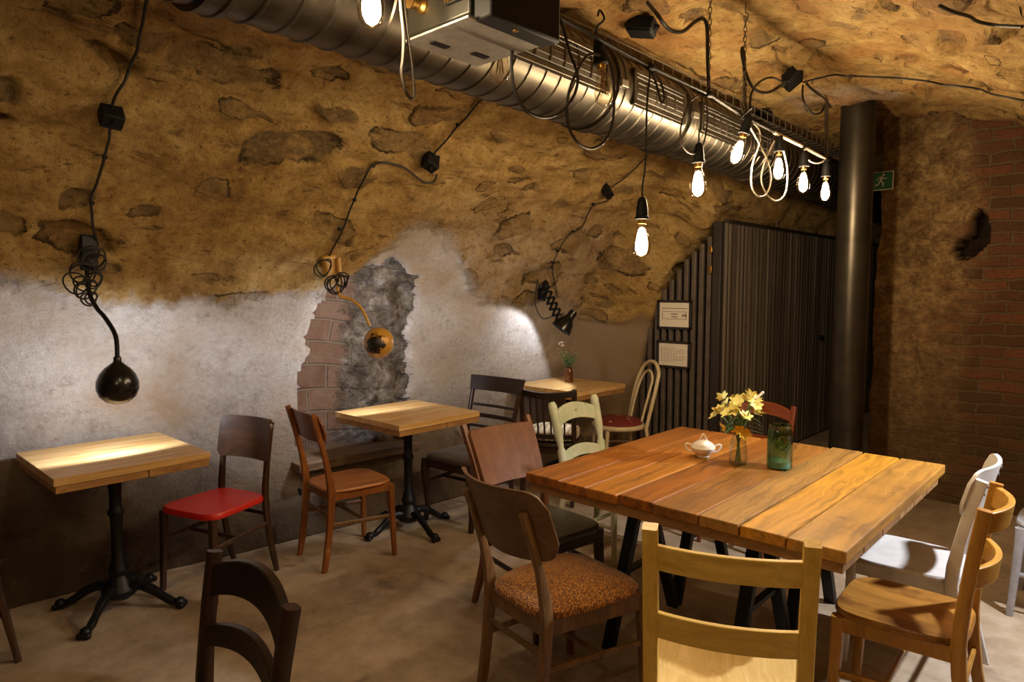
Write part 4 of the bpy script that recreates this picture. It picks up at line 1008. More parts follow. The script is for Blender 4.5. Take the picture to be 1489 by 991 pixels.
bo = thing('brown_bottle', 'brown glass bottle with pale green sprigs on the farthest small table', 'vase', (-3.484, 4.43, .7695))
mb = MB(); mb.lathe([(.034, 0), (.037, .004), (.037, .085), (.034, .098), (.028, .108), (.027, .122), (.030, .125), (.026, .127), (.023, .12)], 24); mb.build('glass', M['amber_wall'], bo)
mb = MB(); ml = MB(); mw = MB()
for k in range(11):
    a = k * 2.4; R1 = .03 + .045 * random.random(); h = .19 + .09 * random.random(); tip = Vector((R1 * math.cos(a), R1 * math.sin(a), h))
    mb.tube([(0, 0, .05), (tip.x * .3, tip.y * .3, .14), tip], .0018, 5)
    for q in range(9):
        v = .35 + .65 * q / 8; p = Vector((tip.x * v, tip.y * v, .10 + (h - .10) * v)); b = q * 2.2 + k
        leaf(ml, p, (math.cos(b), math.sin(b), .5), .048, .017)
tip = Vector((-.055, -.03, .33)); mb.tube([(0, 0, .06), (-.02, -.01, .2), tip], .0016, 5)
for q in range(8): mw.sphere(tip + Vector((random.uniform(-.02, .02), random.uniform(-.02, .02), random.uniform(-.035, .01))), .008, 8, 6)
mb.build('stems', M['stem_green'], bo); ml.build('leaves', M['sage_leaf'], bo); mw.build('flower_heads', M['white_petal'], bo)

# ------------------------------------------------------------------ duct
D0 = Vector((-1.675, 0.0, 2.405)); D1 = Vector((-2.03, 6.0, 2.435)); DU = (D1 - D0).normalized(); DR = .172
def dpt(Y): return D0 + DU * (Y - D0.y) / DU.y
dq = DU.to_track_quat('Z', 'Y').to_matrix()
du = thing('ventilation_duct', 'spiral-seamed galvanised air duct hung along the vault', 'duct', tuple(dpt(0)), 0)
def dl(Y): return tuple(dpt(Y) - dpt(0))
mb = MB()
prof = []; L = (dpt(9.5) - dpt(-3.0)).length; s = 0.0
while s < L:
    prof += [(DR, s), (DR, s + .074), (DR + .0045, s + .079), (DR + .0045, s + .085), (DR, s + .090)]; s += .090
mb.lathe(prof, 40, dl(-3.0), dq); mb.build('duct_tube', M['galv'], du, angle=30)
for Y in (.75, 2.43, 3.12, 4.3):
    mb = MB(); mb.lathe([(DR + .001, -.035), (DR + .014, -.033), (DR + .014, -.02), (DR + .009, -.015), (DR + .009, .015), (DR + .014, .02), (DR + .014, .033), (DR + .001, .035)], 40, dl(Y), dq); cb = mb.build('collar', M['galv'], du)
    mb = MB(); mb.box(Vector(dl(Y)) + Vector((DR + .016, 0, -.02)), (.02, .05, .03)); mb.build('clamp_bolt', M['steel_wire'], cb, bevel=.003)
for Ya, Yb in ((1.62, 2.33), (2.53, 3.03), (3.22, 3.78), (3.95, 4.25)):
    ya, yb_ = Ya, Yb; c0, c1 = Vector(dl(ya)), Vector(dl(yb_)); cm = (c0 + c1) / 2; Lg = (c1 - c0).length
    ux = DU; uz = Vector((0, 0, 1)); uo = ux.cross(uz).normalized(); uz = uo.cross(ux); Rm = Matrix((uo, ux, uz)).transposed()
    ctr = cm + uo * (DR - .012); hh = .145; mb = MB(); fw = .022
    for s_ in (-1, 1):
        mb.box(ctr + uz * (s_ * (hh / 2 - fw / 2 + .004)), (.034, Lg, fw), Rm); mb.box(ctr + ux * (s_ * (Lg / 2 - fw / 2)), (.034, fw, hh), Rm)
    fr = mb.build('grille_frame', M['galv'], du, bevel=.003)
    mb = MB(); mb.box(ctr - uo * .004, (.012, Lg - .03, hh - .03), Rm); mb.build('grille_backing', M['black_plastic'], fr)
    mb = MB()
    for q in range(5): mb.box(ctr + uz * (-.045 + .0225 * q) + uo * .006, (.012, Lg - .04, .0035), Rm @ Matrix.Rotation(R(25), 3, 'Y'))
    mb.build('grille_louvre', M['louvre'], fr)

# ------------------------------------------------------------------ cable tray on the ceiling
def ceil_z(x, y):
    h = BVH.ray_cast(Vector((x, y, 1.6)), Vector((0, 0, 1)))[0]; return h.z if h else 2.75
tr = thing('cable_tray', 'galvanised wire basket tray fixed under the crown beside the duct', 'tray', (-1.9, 0, 2.68))
mb = MB(); ms = MB(); Y0, Y1 = -1.0, 6.2
zt = lambda Y: 2.635 + .006 * math.sin(Y)
for x_, dz in ((-.05, 0), (0, 0), (.05, 0), (-.055, .05), (.055, .05)):
    mb.tube([(x_, Y, zt(Y) + dz - 2.68) for Y in np.arange(Y0, Y1, .5)], .0028, 6)
y = Y0
while y < Y1:
    z_ = zt(y) - 2.68; ms.tube([(-.055, y, z_ + .05), (-.055, y, z_ - .003), (.055, y, z_ - .003), (.055, y, z_ + .05)], .0026, 6); y += .10
mb.add(ms.v, ms.f); mb.build('wire_mesh', M['steel_wire'], tr)
mb = MB()
for i in range(4):
    mb.tube([(-.035 + .022 * i + .006 * math.sin(Y * 3 + i), Y, zt(Y) + .011 - 2.68) for Y in np.arange(Y0, Y1, .15)], .006, 6)
o = mb.build('tray_cables', M['cable_dust']); tag(o, 'bundle of brown cables lying in the wire tray', 'cables'); o.location = (-1.9, 0, 2.68)

# ------------------------------------------------------------------ pendant lamps along the rail
def bulb_profile(): return [(.013, .0), (.014, -.012), (.020, -.030), (.028, -.055), (.032, -.078), (.031, -.095), (.025, -.110), (.015, -.120), (.004, -.124), (.0005, -.1245)]
def pendant_mesh(lit):
    """origin at the top of the lampholder"""
    t = thing('pendant_bulb', 'x', 'pendant lamp', (0, 0, 0), 0)
    mb = MB(); mb.lathe([(.008, .012), (.014, .006), (.017, -.004), (.021, -.03), (.022, -.055), (.026, -.058), (.026, -.066), (.017, -.068)], 20); mb.build('lampholder', M['black_plastic'], t)
    mb = MB(); mb.lathe([(.015, -.06), (.0155, -.078), (.014, -.082)], 18); mb.build('screw_cap', M['brass'], t)
    mb = MB(); mb.lathe([(r, z - .080) for r, z in bulb_profile()], 28, cap=True); gl = mb.build('glass_bulb', M['glass'], t)
    if lit:
        mb = MB(); mb.lathe([(.0005, -.098), (.010, -.102), (.015, -.118), (.021, -.150), (.0205, -.174), (.013, -.190), (.0005, -.193)], 12, cap=False); mb.build('filament', M['glow'], gl)
    else:
        mb = MB(); mb.tube([(0, 0, -.085), (0, 0, -.125)], .004, 8)
        for k in range(8):
            a = 2 * PI * k / 8; b = 2 * PI * (k + 1) / 8
            mb.tube([(.006 * math.cos(a), .006 * math.sin(a), -.12), (.013 * math.cos(a), .013 * math.sin(a), -.17)], .0007, 4)
            mb.tube([(.013 * math.cos(a), .013 * math.sin(a), -.17), (.006 * math.cos(b), .006 * math.sin(b), -.12)], .0007, 4)
        mb.build('filament', M['filament_off'], gl)
    return t
lit0 = pendant_mesh(True); off0 = pendant_mesh(False); used = {True: False, False: False}
def cord_part(t, pts, r, mat): # world points -> local of t
    inv = (Matrix.Translation(t.location) @ t.rotation_euler.to_matrix().to_4x4()).inverted()
    mb = MB(); mb.tube(smooth_path([inv @ Vector(p) for p in pts], 6), r, 8); c = mb.build('cord', mat, t); return c
def pendant(px, py, lit, label, cord, tilt=(0, 0), X=-1.33, r=.0036, mat='cable', up=.124, world=None):
    """px,py: bulb centre in the photo; the string hangs in the plane X"""
    c = Vector(world) if world else atX(px, py, X)
    src = lit0 if lit else off0
    rot = Matrix.Rotation(tilt[0], 4, 'X') @ Matrix.Rotation(tilt[1], 4, 'Y')
    top = c + (rot @ Vector((0, 0, .150)))
    if not used[lit]: t = src; used[lit] = True
    else: t = dup(src, (0, 0, 0))
    for ch in list(t.children):
        if ch.name.startswith('cord'): bpy.data.objects.remove(ch)
    t.location = top; t.rotation_euler = rot.to_euler(); t['label'] = label; t['group'] = 'filament bulbs hanging along the vault'
    tip = top + rot @ Vector((0, 0, .01))
    if cord: PEND.append((t, [tip, tip + rot @ Vector((0, 0, .04))] + [Vector(q) for q in cord], r, mat))
    return t
PEND = []
S = lambda Y, z: (-1.33, Y, z)
pendant(540, 6, True, 'lit bulb with its top cut off, hanging left of the projector', [S(.95, 2.55), S(.95, 2.72)])
pendant(0, 0, False, 'unlit clear bulb behind the projector plate', [(-1.50, 1.66, 2.5), (-1.5, 1.66, 2.72)], world=atX(727, 98, -1.52))
pendant(878, 131, False, 'unlit clear bulb against the duct grille', [S(1.865, 2.42), S(1.84, 2.44), S(1.83, 2.42)], tilt=(R(4), R(-6)))
pendant(933, 353, True, 'lit bulb on the longest cord, lowest of all', [S(2.125, 2.0), S(2.13, 2.2), S(2.15, 2.33)])
pendant(1015, 268, True, 'lit bulb on a twin cord hanging from the first chain', [S(2.53, 2.2), S(2.535, 2.33)], r=.0032)
pendant(1072, 222, True, 'lit bulb tilted aside below the second chain', [S(2.89, 2.29), S(2.93, 2.31)], tilt=(R(-10), R(14)))
pendant(1132, 246, True, 'lit bulb framed by a white cable loop', [S(3.31, 2.305)])
pendant(1168, 266, True, 'lit bulb second from the pillar, under the white rail', [S(3.645, 2.30)], mat='cable_white')
pendant(1200, 279, True, 'lit bulb closest to the pillar', [S(3.975, 2.28)], mat='cable_white')
pendant(0, 0, True, 'added lit bulb out of view above the viewer, brightening the foreground chairs', [(-.35, -.12, 2.35), (-.35, -.12, 2.42)], world=(-.35, -.12, 2.08))  # added unseen bulb, there to brighten the foreground chairs
for t, pts, r, mat in PEND:
    if len(pts) > 1: cord_part(t, pts, r, M[mat])

rl = thing('lighting_rail', 'thin rail with a white end holding up the bulbs', 'rail', (-1.33, 0, 2.3))
mb = MB(); mb.tube([(0, -1, .12), (0, .9, .10), (0, 1.83, .05), (0, 2.15, .035), (0, 2.59, .03), (0, 2.92, .0), (0, 3.28, -.01)], .007, 8); mb.build('black_rail', M['cable'], rl)
mb = MB(); mb.tube([(0, 3.25, -.012), (0, 3.62, -.022), (0, 4.0, -.04)], .009, 8); mb.build('white_rail', M['cable_white'], rl)
for Y, z in ((2.15, .035), (2.59, .03), (2.92, 0), (3.63, -.022), (3.97, -.04)):
    mb = MB(); mb.lathe([(.012, -.018), (.014, -.012), (.014, .012), (.012, .018)], 12, (0, Y, z), Matrix.Rotation(PI / 2, 3, 'X')); mb.build('clip', M['black_plastic'], rl)

def chain(label, p0, p1):
    p0, p1 = Vector(p0), Vector(p1); t = thing('hanging_chain', label, 'chain', tuple(p0), 0, 'chains holding the lighting rail')
    n = int((p0 - p1).length / .021); mb = MB()
    for i in range(n):
        c = (p1 - p0) * ((i + .5) / n); a = (i % 2) * PI / 2 + PI / 4
        pts = []
        for k in range(12):
            q = 2 * PI * k / 12; x_ = .007 * math.cos(q); z_ = .0085 * math.sin(q) + (.005 if math.sin(q) > 0 else -.005)
            pts.append(c + Vector((x_ * math.cos(a), x_ * math.sin(a), z_)))
        mb.tube(pts, .0021, 5, True)
    mb.build('links', M['steel_wire'], t)
    mb = MB(); mb.tube(smooth_path([(0, 0, .06), (0, 0, .02), (.012, 0, .006), (.010, 0, -.012), (-.004, 0, -.012)], 5), .003, 6); mb.build('hook', M['steel_wire'], t)
for lab, y, z1 in (('chain on the near hook, holding the rail above the twin-cord bulb', 2.585, 2.335), ('chain farther along the crown with cables twisted round it', 2.91, 2.30)):
    chain(lab, (-1.33, y, ceil_z(-1.33, y) - .06), (-1.33, y, z1))

# ------------------------------------------------------------------ cables
def cable(name, label, pts, r=.005, mat='cable', sub=6, cat='cable', group=None):
    mb = MB(); mb.tube(smooth_path(pts, sub), r, 8); o = mb.build(name, M[mat]); return tag(o, label, cat, group)
def pw(px, py, X=-1.33): return atX(px, py, X)
def pc(px, py, off=.018): return on_wall(px, py, off)[0]
def hug(pix, off, step=6.0):
    P = smooth_path([(x, y, 0) for x, y in pix], 24); out = [P[0]]
    for p in P[1:]:
        if (p - out[-1]).length > step: out.append(p)
    W = [on_wall(p.x, p.y, off)[0] for p in out]
    for _ in range(2): W = [W[0]] + [(W[i - 1] + W[i] * 2 + W[i + 1]) / 4 for i in range(1, len(W) - 1)] + [W[-1]]
    return W

def jbox(px, py, label, size=(.085, .06, .12), off=.02, mat='black_plastic', wobble=0.0):
    h, n = on_wall(px, py, off); t = thing('junction_box', label, 'junction box', tuple(h))
    z = n; xa = Vector((0, 1, 0)); xa = (xa - z * xa.dot(z)).normalized(); ya = z.cross(xa); Rm = Matrix((xa, z, ya)).transposed() @ Matrix.Rotation(wobble, 3, 'Y')
    t.rotation_euler = Rm.to_euler()
    mb = MB(); mb.box((0, 0, 0), (size[0], size[1], size[2])); mb.build('box', M[mat], t, bevel=.006)
    mb = MB(); mb.box((0, size[1] / 2 + .004, 0), (size[0] * .94, .008, size[2] * .94)); mb.build('lid', M[mat], t, bevel=.003)
    for a in (-1, 1):
        mb = MB(); mb.lathe([(.012, 0), (.012, .012), (.008, .02)], 12, (0, 0, a * size[2] / 2), Matrix.Rotation(0 if a > 0 else PI, 3, 'X')); mb.build('cable_gland', M[mat], t)
    return t
G1 = 'junction boxes on the vault wall'
jbox(160, 161, 'black junction box on the rubble above the black globe lamp', wobble=.05)
jbox(625, 231, 'black junction box on the rubble above the niche', wobble=.35)
jbox(880, 275, 'black junction box on the rubble above the scissor lamp', (.08, .055, .10), wobble=.35)
jbox(932, 28, 'black junction box on the crown above the cable tray', (.09, .06, .12), .034, wobble=.3)
jbox(1156, 108, 'black junction box on the crown left of the pillar with cables fanning out', (.14, .06, .10), .025, wobble=.2)
jbox(1108, 157, 'small dark box on the crown beside the wire tray', (.08, .06, .10), .05)

def wall_cable(label, pix, r=.005, off=.02, clips=()):
    t = thing('wall_cable', label, 'cable', (0, 0, 0))
    mb = MB(); mb.tube(hug(pix, off), r, 8); mb.build('cord', M['cable'], t)
    for x, y in clips:
        h, n = on_wall(x, y, off); q = MB(); q.box(h, (.018, .018, .018)); q.build('clip', M['black_plastic'], t, bevel=.003)
    return t
wall_cable('black cable running down the rubble to the black globe lamp', [(212, -8), (200, 55), (186, 105), (166, 135), (160, 160), (157, 200), (145, 245), (135, 290), (134, 330), (140, 352)], .006, .022, [(150, 222), (135, 295)])
wall_cable('black cable from the duct to the box above the niche', [(706, 132), (672, 170), (642, 205), (627, 225)], .0055, .022, [(665, 177)])
wall_cable('looping black cable from its box down to the ochre lamp', [(632, 250), (630, 262), (618, 264), (600, 250), (575, 234), (553, 230), (540, 236), (524, 262), (508, 300), (494, 335), (482, 358), (476, 372)], .0055, .024, [(541, 236), (513, 287), (492, 330)])
wall_cable('black cable from the duct to the box above the scissor lamp', [(941, 222), (915, 248), (897, 262), (885, 272)], .005, .022)
wall_cable('stepped black cable from its box down to the scissor lamp', [(886, 286), (878, 292), (860, 294), (852, 310), (842, 332), (830, 333), (816, 350), (806, 370), (801, 385), (804, 410), (808, 432)], .0045, .024, [(860, 294), (830, 334), (808, 364), (801, 384)])

# cables round the chains and the crown
cable('crown_cable', 'thick black cable drooping from the crown to the first chain', [pc(944, -8, .03), pw(955, 20), pw(972, 42), pw(992, 46), pw(1010, 32), pw(1022, 27), pw(1028, 40), pw(1029, 90), pw(1031, 132)], .007)
cable('crown_cable', 'black cable from the crown box drooping to the second chain', [pc(1150, 110, .04), pw(1138, 122, -1.36), pw(1118, 134, -1.34), pw(1098, 130), pw(1086, 110), pw(1079, 80), pw(1080, 70), pw(1083, 100), pw(1083, 172)], .0065)
cable('crown_cable', 'thin black cable arching from the crown box to the rail', [pc(1148, 114, .04), pw(1125, 113, -1.36), pw(1106, 118, -1.34), pw(1093, 135), pw(1090, 160), pw(1088, 178)], .005)
cable('crown_cable', 'black cable hanging in a loop from the crown box to the upright conduit', [pc(1164, 116, .04), pw(1168, 145, -1.40), pw(1180, 164, -1.38), pw(1193, 164, -1.36), pw(1200, 152, -1.35)], .006)
cable('conduit', 'upright dark conduit dropping to the end of the white rail', [pw(1202, 145), pw(1202, 190), pw(1202, 238)], .010, 'cable_dust', cat='conduit')
cable('crown_cable', 'black cable clipped across the crown towards the right edge', hug([(1164, 112), (1195, 105), (1230, 102), (1280, 103), (1340, 108), (1400, 118), (1450, 127), (1500, 136)], .034), .005, sub=1)
cable('crown_cable', 'short straight cable from the crown box to the pillar head', hug([(1170, 118), (1195, 138), (1213, 156)], .02), .005, sub=1)
cable('crown_cable', 'black cable across the crown at the upper right corner', hug([(1370, -6), (1400, 8), (1430, 19), (1460, 24), (1500, 25)], .03), .006, sub=1)
cable('slack_cable', 'beige cable hanging in a narrow loop beside the projector', [pw(580, -40), pw(583, 10), pw(587, 50), pw(586, 85), pw(584, 105), pw(590, 132), pw(598, 143), pw(602, 135), pw(599, 95), pw(594, 60), pw(588, 10), pw(584, -40)], .0042, 'cable_dust')
cable('slack_cable', 'black cable swagging below the duct between the two unlit bulbs', [pw(752, -5, -1.3), pw(748, 50, -1.3), pw(744, 90, -1.3), pw(748, 130, -1.3), pw(765, 160, -1.3), pw(790, 171, -1.3), pw(815, 163, -1.3), pw(834, 140, -1.3), pw(840, 110, -1.3), pw(828, 75, -1.3), pw(815, 30, -1.3), pw(790, 0, -1.3)], .0048)
cable('slack_cable', 'large black cable loop hanging round the unlit bulb by the grille', [pw(872, 80, -1.3), pw(855, 80, -1.3), pw(838, 105, -1.3), pw(826, 140, -1.3), pw(826, 180, -1.3), pw(840, 207, -1.3), pw(860, 216, -1.3), pw(880, 204, -1.3), pw(891, 175, -1.3), pw(893, 130, -1.3), pw(888, 95, -1.3), pw(876, 66, -1.3)], .0045)
cable('slack_cable', 'short doubled black cable hanging from the rail before the first chain', [pw(947, 106), pw(952, 115), pw(958, 135), pw(962, 150), pw(966, 140), pw(960, 118), pw(950, 105)], .004)
cable('slack_cable', 'thin grey cable loop to the left of the twin-cord bulb', [pw(1016, 138), pw(1002, 150), pw(991, 180), pw(990, 205), pw(1000, 221), pw(1014, 222), pw(1024, 205), pw(1029, 170), pw(1026, 140)], .0032, 'cable_dust')
cable('slack_cable', 'white cable hanging in a long teardrop loop under the second chain', [pw(1090, 184), pw(1102, 205), pw(1116, 235), pw(1121, 262), pw(1114, 282), pw(1102, 285), pw(1093, 270), pw(1094, 240), pw(1104, 210), pw(1104, 190), pw(1096, 180)], .0042, 'cable_white')
cable('slack_cable', 'white cable loop hanging around the lit bulb', [pw(1126, 205), pw(1112, 235), pw(1107, 262), pw(1116, 284), pw(1130, 292), pw(1142, 280), pw(1145, 250), pw(1140, 222), pw(1134, 205)], .0038, 'cable_white')
cable('slack_cable', 'white cable swag between the last two bulbs', [pw(1169, 221), pw(1175, 232), pw(1186, 237), pw(1197, 234), pw(1203, 226)], .004, 'cable_white')

# ------------------------------------------------------------------ projector
pj = thing('video_projector', 'dark boxy projector on a metal plate under the duct', 'projector', (-1.22, 1.16, 2.2))
mb = MB(); mb.box((-.13, .135, .086), (.24, .25, .146)); mb.build('body', M['projector'], pj, bevel=.006)
mb = MB(); mb.box((-.125, .13, .0), (.25, .27, .006)); mb.build('mounting_plate', M['plate'], pj, bevel=.002)
for y, x in ((.07, -.19), (.20, -.17)):
    mb = MB(); mb.box((x, y, -.004), (.022, .055, .004)); mb.build('plate_slot', M['black_plastic'], pj)
mb = MB(); mb.box((-.05, .004, .10), (.075, .01, .10)); vg = mb.build('vent_grille', M['black_plastic'], pj)
mb = MB()
for k in range(9): mb.box((-.083 + .008 * k, -.003, .10), (.0035, .006, .095))
mb.build('grille_bars', M['brass'], vg)
mb = MB(); mb.lathe([(.020, 0), (.020, .01), (.013, .018), (.013, .035), (.017, .040), (.017, .048)], 18, (-.185, .012, .075), Matrix.Rotation(PI / 2, 3, 'X')); mb.build('focus_knob', M['brass'], pj)
mb = MB(); mb.box((.022, .15, .095), (.064, .26, .20)); mb.build('lamp_housing', M['black_plastic'], pj, bevel=.008)
mb = MB(); mb.lathe([(.008, 0), (.008, .006)], 12, (.03, .13, -.008), None); mb.build('indicator', M['brass'], pj)
for x in (-.20, .05):
    mb = MB(); mb.tube([(x, .14, .17), (x, .14, .50)], .008, 8); mb.build('hanger', M['black_steel'], pj)

# ------------------------------------------------------------------ wall lamps
def wall_mount(px, py, off): h, n = on_wall(px, py, off); return h, n
def coil(mb, c, rad, turns, r, n, seed, spread=.03):
    random.seed(seed); n = Vector(n); a = n.orthogonal().normalized(); b = n.cross(a)
    for k in range(turns):
        cc = Vector(c) + a * random.uniform(-spread, spread) + b * random.uniform(-spread, spread) + n * random.uniform(0, .02); rr = rad * random.uniform(.65, 1.1); e = random.uniform(.7, 1.2)
        mb.tube([cc + a * (rr * math.cos(t)) + b * (rr * e * math.sin(t)) + n * (.012 * math.sin(t * 2 + k)) for t in np.linspace(0, 2 * PI, 26, endpoint=False)], r, 6, True)

def globe_shade(mb, depth=.145, rad=.088, wall=.003):
    """rounded shade opening along -Z, neck at +Z"""
    out = [(.016, .055), (.018, .03)] + [(max(.018, rad * math.sin(a)), .03 - .075 + .075 * math.cos(a) * 1.0) for a in np.linspace(.25, PI / 2, 10)] + [(rad * .98, -.075), (rad * .93, -.10), (rad * .86, -.118)]
    inn = [(r - wall, z) for r, z in reversed(out) if r > .02]
    mb.lathe(out + inn, 32, cap=True)

# lamp 1: black globe shade
h1, n1 = wall_mount(128, 372, .03)
L1 = thing('wall_lamp', 'black globe wall lamp with tangled cable above the near small table', 'lamp', tuple(h1))
P1 = lambda px, py, X: tuple(atX(px, py, X) - h1)
mb = MB(); mb.box((0, 0, .0), (.05, .07, .17)); mb.build('wall_bracket', M['black_steel'], L1, bevel=.006)
mb = MB(); nn = Vector((1, 0, -.3)).normalized()
for k, (px, py, rr) in enumerate([(118, 395, .055), (132, 372, .06), (126, 418, .05), (138, 405, .04), (114, 410, .045), (130, 432, .042), (141, 380, .05)]):
    c = Vector(P1(px, py, h1.x + .05)); coil(mb, c, rr, 2, .004, nn, 11 + k, .01)
mb.build('cable_coil', M['cable'], L1)
mb = MB(); mb.tube(smooth_path([P1(126, 385, h1.x + .03), P1(130, 425, h1.x + .08), P1(141, 448, h1.x + .13), P1(153, 462, h1.x + .20), P1(168, 488, h1.x + .27), tuple(Vector(P1(171, 556, h1.x + .30)) + Vector((.012, 0, .112)))], 5), .010, 8); mb.build('arm', M['black_steel'], L1)
mb = MB(); mb.lathe([(.013, .122), (.016, .118), (.017, .098), (.030, .086), (.052, .068), (.074, .040), (.087, .006), (.088, -.028), (.076, -.062), (.052, -.086), (.024, -.097), (.0005, -.099)], 36, cap=False)
cut = Vector((-.6, 0, -.8)).normalized(); keep = []
for f in mb.f:
    c_ = sum((Vector(mb.v[i]) for i in f), Vector()) / len(f)
    if c_.normalized().dot(cut) < .80: keep.append(f)
mb.f = keep; sd = mb.build('lamp_shade', M['enamel_black'], L1); so = sd.modifiers.new('wall', 'SOLIDIFY'); so.thickness = .003
c1 = Vector(P1(171, 556, h1.x + .30)); sd.location = c1; sd.rotation_euler = (0, R(6), 0)
mb = MB(); mb.lathe([(.0005, -.045), (.020, -.043), (.027, -.02), (.020, .01), (.012, .03), (.012, .08)], 16); mb.build('lamp_bulb', M['glow_spot'], sd)

# lamp 2: chipped ochre shade
h2, n2 = wall_mount(476, 384, .03)
L2 = thing('wall_lamp', 'chipped ochre wall lamp with coiled cable in front of the niche', 'lamp', tuple(h2))
P2 = lambda px, py, X: tuple(atX(px, py, X) - h2)
mb = MB(); mb.box((0, 0, 0), (.05, .09, .12), Matrix.Rotation(.2, 3, 'X')); mb.build('wall_bracket', M['lamp_arm_yellow'], L2, bevel=.012)
mb = MB(); mb.tube([P2(492, 375, h2.x + .04), P2(494, 400, h2.x + .05)], .014, 8); mb.build('pivot', M['lamp_arm_yellow'], L2)
mb = MB()
for k, (px, py, rr) in enumerate([(470, 386, .062), (490, 411, .055), (497, 408, .045), (484, 412, .05)]):
    coil(mb, Vector(P2(px, py, h2.x + .055)), rr, 2, .0045, nn, 31 + k, .008)
mb.build('cable_coil', M['cable'], L2)
mb = MB(); mb.tube(smooth_path([P2(491, 405, h2.x + .04), P2(493, 428, h2.x + .06), P2(510, 435, h2.x + .10), P2(526, 449, h2.x + .14), P2(538, 474, h2.x + .17)], 5), .010, 8); mb.build('arm', M['lamp_arm_yellow'], L2)
mb = MB(); globe_shade(mb, rad=.088); sd = mb.build('lamp_shade', M['lamp_yellow'], L2)
c2 = Vector(P2(553, 500, h2.x + .20)); sd.location = c2 + Vector((.02, -.02, .04)); sd.rotation_euler = (R(25), R(52), 0)
mb = MB(); mb.lathe([(.0005, -.085), (.022, -.083), (.030, -.06), (.022, -.03), (.014, -.015)], 16); mb.build('lamp_bulb', M['glow_spot'], sd)

# lamp 3: scissor lamp
h3, n3 = wall_mount(786, 420, .03)
L3 = thing('wall_lamp', 'black scissor-arm wall lamp above the farthest small table', 'lamp', tuple(h3))
P3 = lambda px, py, X: tuple(atX(px, py, X) - h3)
mb = MB(); mb.box((0, 0, .0), (.05, .055, .16), Matrix.Rotation(-.25, 3, 'X')); mb.build('wall_bracket', M['black_steel'], L3, bevel=.005)
mb = MB(); a0 = Vector(P3(788, 412, h3.x + .05)); a1 = Vector(P3(812, 462, h3.x + .26)); ax = (a1 - a0); wv = Vector((0, .55, .3)).normalized() * .052
nS = 6
for i in range(nS):
    p = a0 + ax * (i / nS); q = a0 + ax * ((i + 1) / nS)
    mb.bar(p - wv, q + wv, .008, .020, (1, 0, 0)); mb.bar(p + wv + Vector((.009, 0, 0)), q - wv + Vector((.009, 0, 0)), .008, .020, (1, 0, 0))
mb.build('scissor_arm', M['black_steel'], L3)
mb = MB(); mb.tube(smooth_path([P3(782, 405, h3.x + .06), P3(778, 440, h3.x + .10), P3(788, 462, h3.x + .16), P3(803, 460, h3.x + .22), P3(820, 455, h3.x + .27)], 5), .0045, 8); mb.build('lamp_cord', M['cable'], L3)
mb = MB(); mb.lathe([(.012, .075), (.030, .07), (.034, .04), (.034, .015), (.040, .005), (.062, -.03), (.078, -.075), (.084, -.105), (.081, -.105), (.074, -.075), (.058, -.03), (.03, .0)], 28)
sd = mb.build('lamp_shade', M['enamel_black'], L3); c3 = Vector(P3(827, 463, h3.x + .27)); sd.location = c3; sd.rotation_euler = (R(-30), R(24), 0)
mb = MB(); mb.lathe([(.0005, -.08), (.022, -.078), (.030, -.055), (.022, -.025), (.014, -.01)], 16); mb.build('lamp_bulb', M['glow_spot'], sd)
random.seed(3)

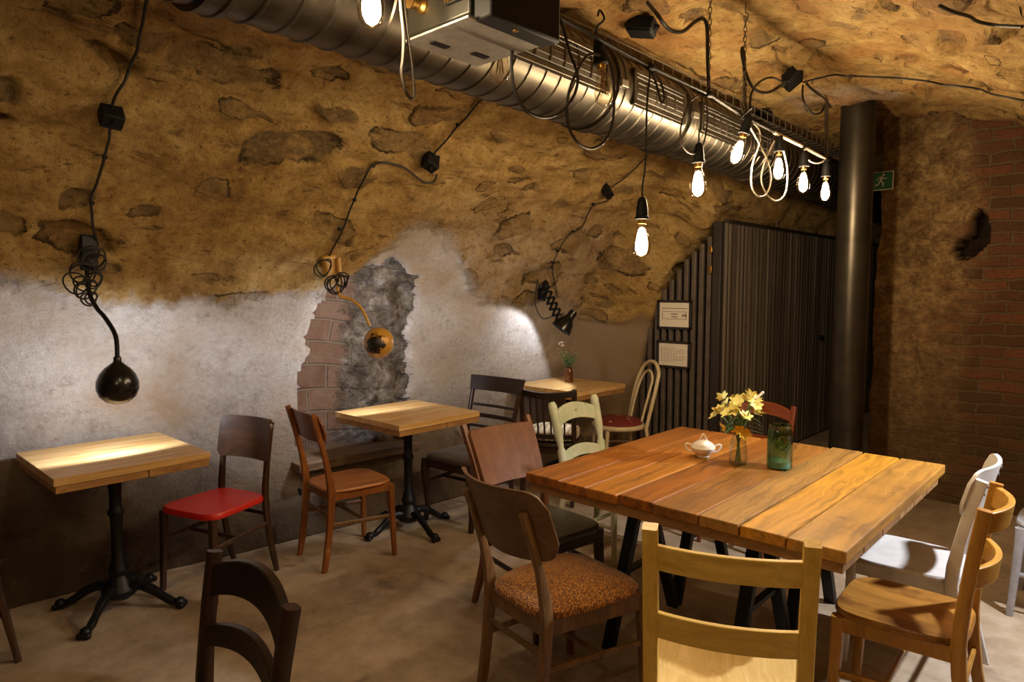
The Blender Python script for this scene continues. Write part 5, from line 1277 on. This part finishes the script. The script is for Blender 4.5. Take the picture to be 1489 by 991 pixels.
# ------------------------------------------------------------------ lights
def spot(name, loc, target, power, color, angle, blend=.25, radius=.03, wide=0.0):
    l = bpy.data.lights.new(name, 'SPOT'); l.energy = power; l.color = color; l.spot_size = R(angle); l.spot_blend = blend; l.shadow_soft_size = radius
    o = bpy.data.objects.new(name, l); COL.objects.link(o); o.location = loc
    o.rotation_euler = (Vector(target) - Vector(loc)).to_track_quat('-Z', 'Y').to_euler()
    if wide:    # reflector lamp: stronger towards the rim of its cone
        l.use_nodes = True; nt = l.node_tree; em = nt.nodes['Emission']; tc = nt.nodes.new('ShaderNodeTexCoord'); sx = nt.nodes.new('ShaderNodeSeparateXYZ')
        ab = nt.nodes.new('ShaderNodeMath'); ab.operation = 'ABSOLUTE'; mx = nt.nodes.new('ShaderNodeMath'); mx.operation = 'MAXIMUM'; mx.inputs[1].default_value = .36
        pw_ = nt.nodes.new('ShaderNodeMath'); pw_.operation = 'POWER'; pw_.inputs[1].default_value = -wide
        nt.links.new(tc.outputs['Normal'], sx.inputs[0]); nt.links.new(sx.outputs[2], ab.inputs[0]); nt.links.new(ab.outputs[0], mx.inputs[0]); nt.links.new(mx.outputs[0], pw_.inputs[0]); nt.links.new(pw_.outputs[0], em.inputs['Strength'])
    return o
bpy.context.view_layer.update()
COOL = (.86, .90, 1.0)
w1 = h1 + c1; w2 = h2 + c2; w3 = h3 + c3
spot('wall_lamp_light', w1 + Vector((-.055, 0, -.118)), w1 + Vector((-.505, -.02, -.26)), 7.5, COOL, 172, .22, .03, .6)
spot('wall_lamp_light', w2 + Vector((-.075, -.01, -.085)), w2 + Vector((-.48, .06, -.05)), 8, COOL, 176, .2, .03, .6)
spot('wall_lamp_light', w3 + Vector((-.03, -.04, -.10)), w3 + Vector((-.40, -.34, -.48)), 5.5, COOL, 132, .22, .02, 1.6)
spot('side_lamp_light', (.22, 3.45, 1.85), (-.75, 2.9, .1), 170, (.90, .93, 1.0), 78, .35, .035)

wd = bpy.data.worlds.new('world'); SC.world = wd; wd.use_nodes = True
wd.node_tree.nodes['Background'].inputs[0].default_value = (1, .75, .45, 1); wd.node_tree.nodes['Background'].inputs[1].default_value = .004
SC.view_settings.view_transform = 'Standard'; SC.view_settings.look = 'None'; SC.view_settings.gamma = 1.0; SC.view_settings.exposure = 0.35
SC.view_settings.use_curve_mapping = False
try:
    SC.cycles.use_denoising = True; SC.cycles.denoiser = 'OPENIMAGEDENOISE'; SC.cycles.max_bounces = 7; SC.cycles.diffuse_bounces = 4; SC.cycles.use_adaptive_sampling = True; SC.cycles.adaptive_threshold = .025; SC.cycles.transparent_max_bounces = 16; SC.cycles.caustics_reflective = False; SC.cycles.caustics_refractive = False; SC.cycles.sample_clamp_indirect = 6.0
except Exception: pass
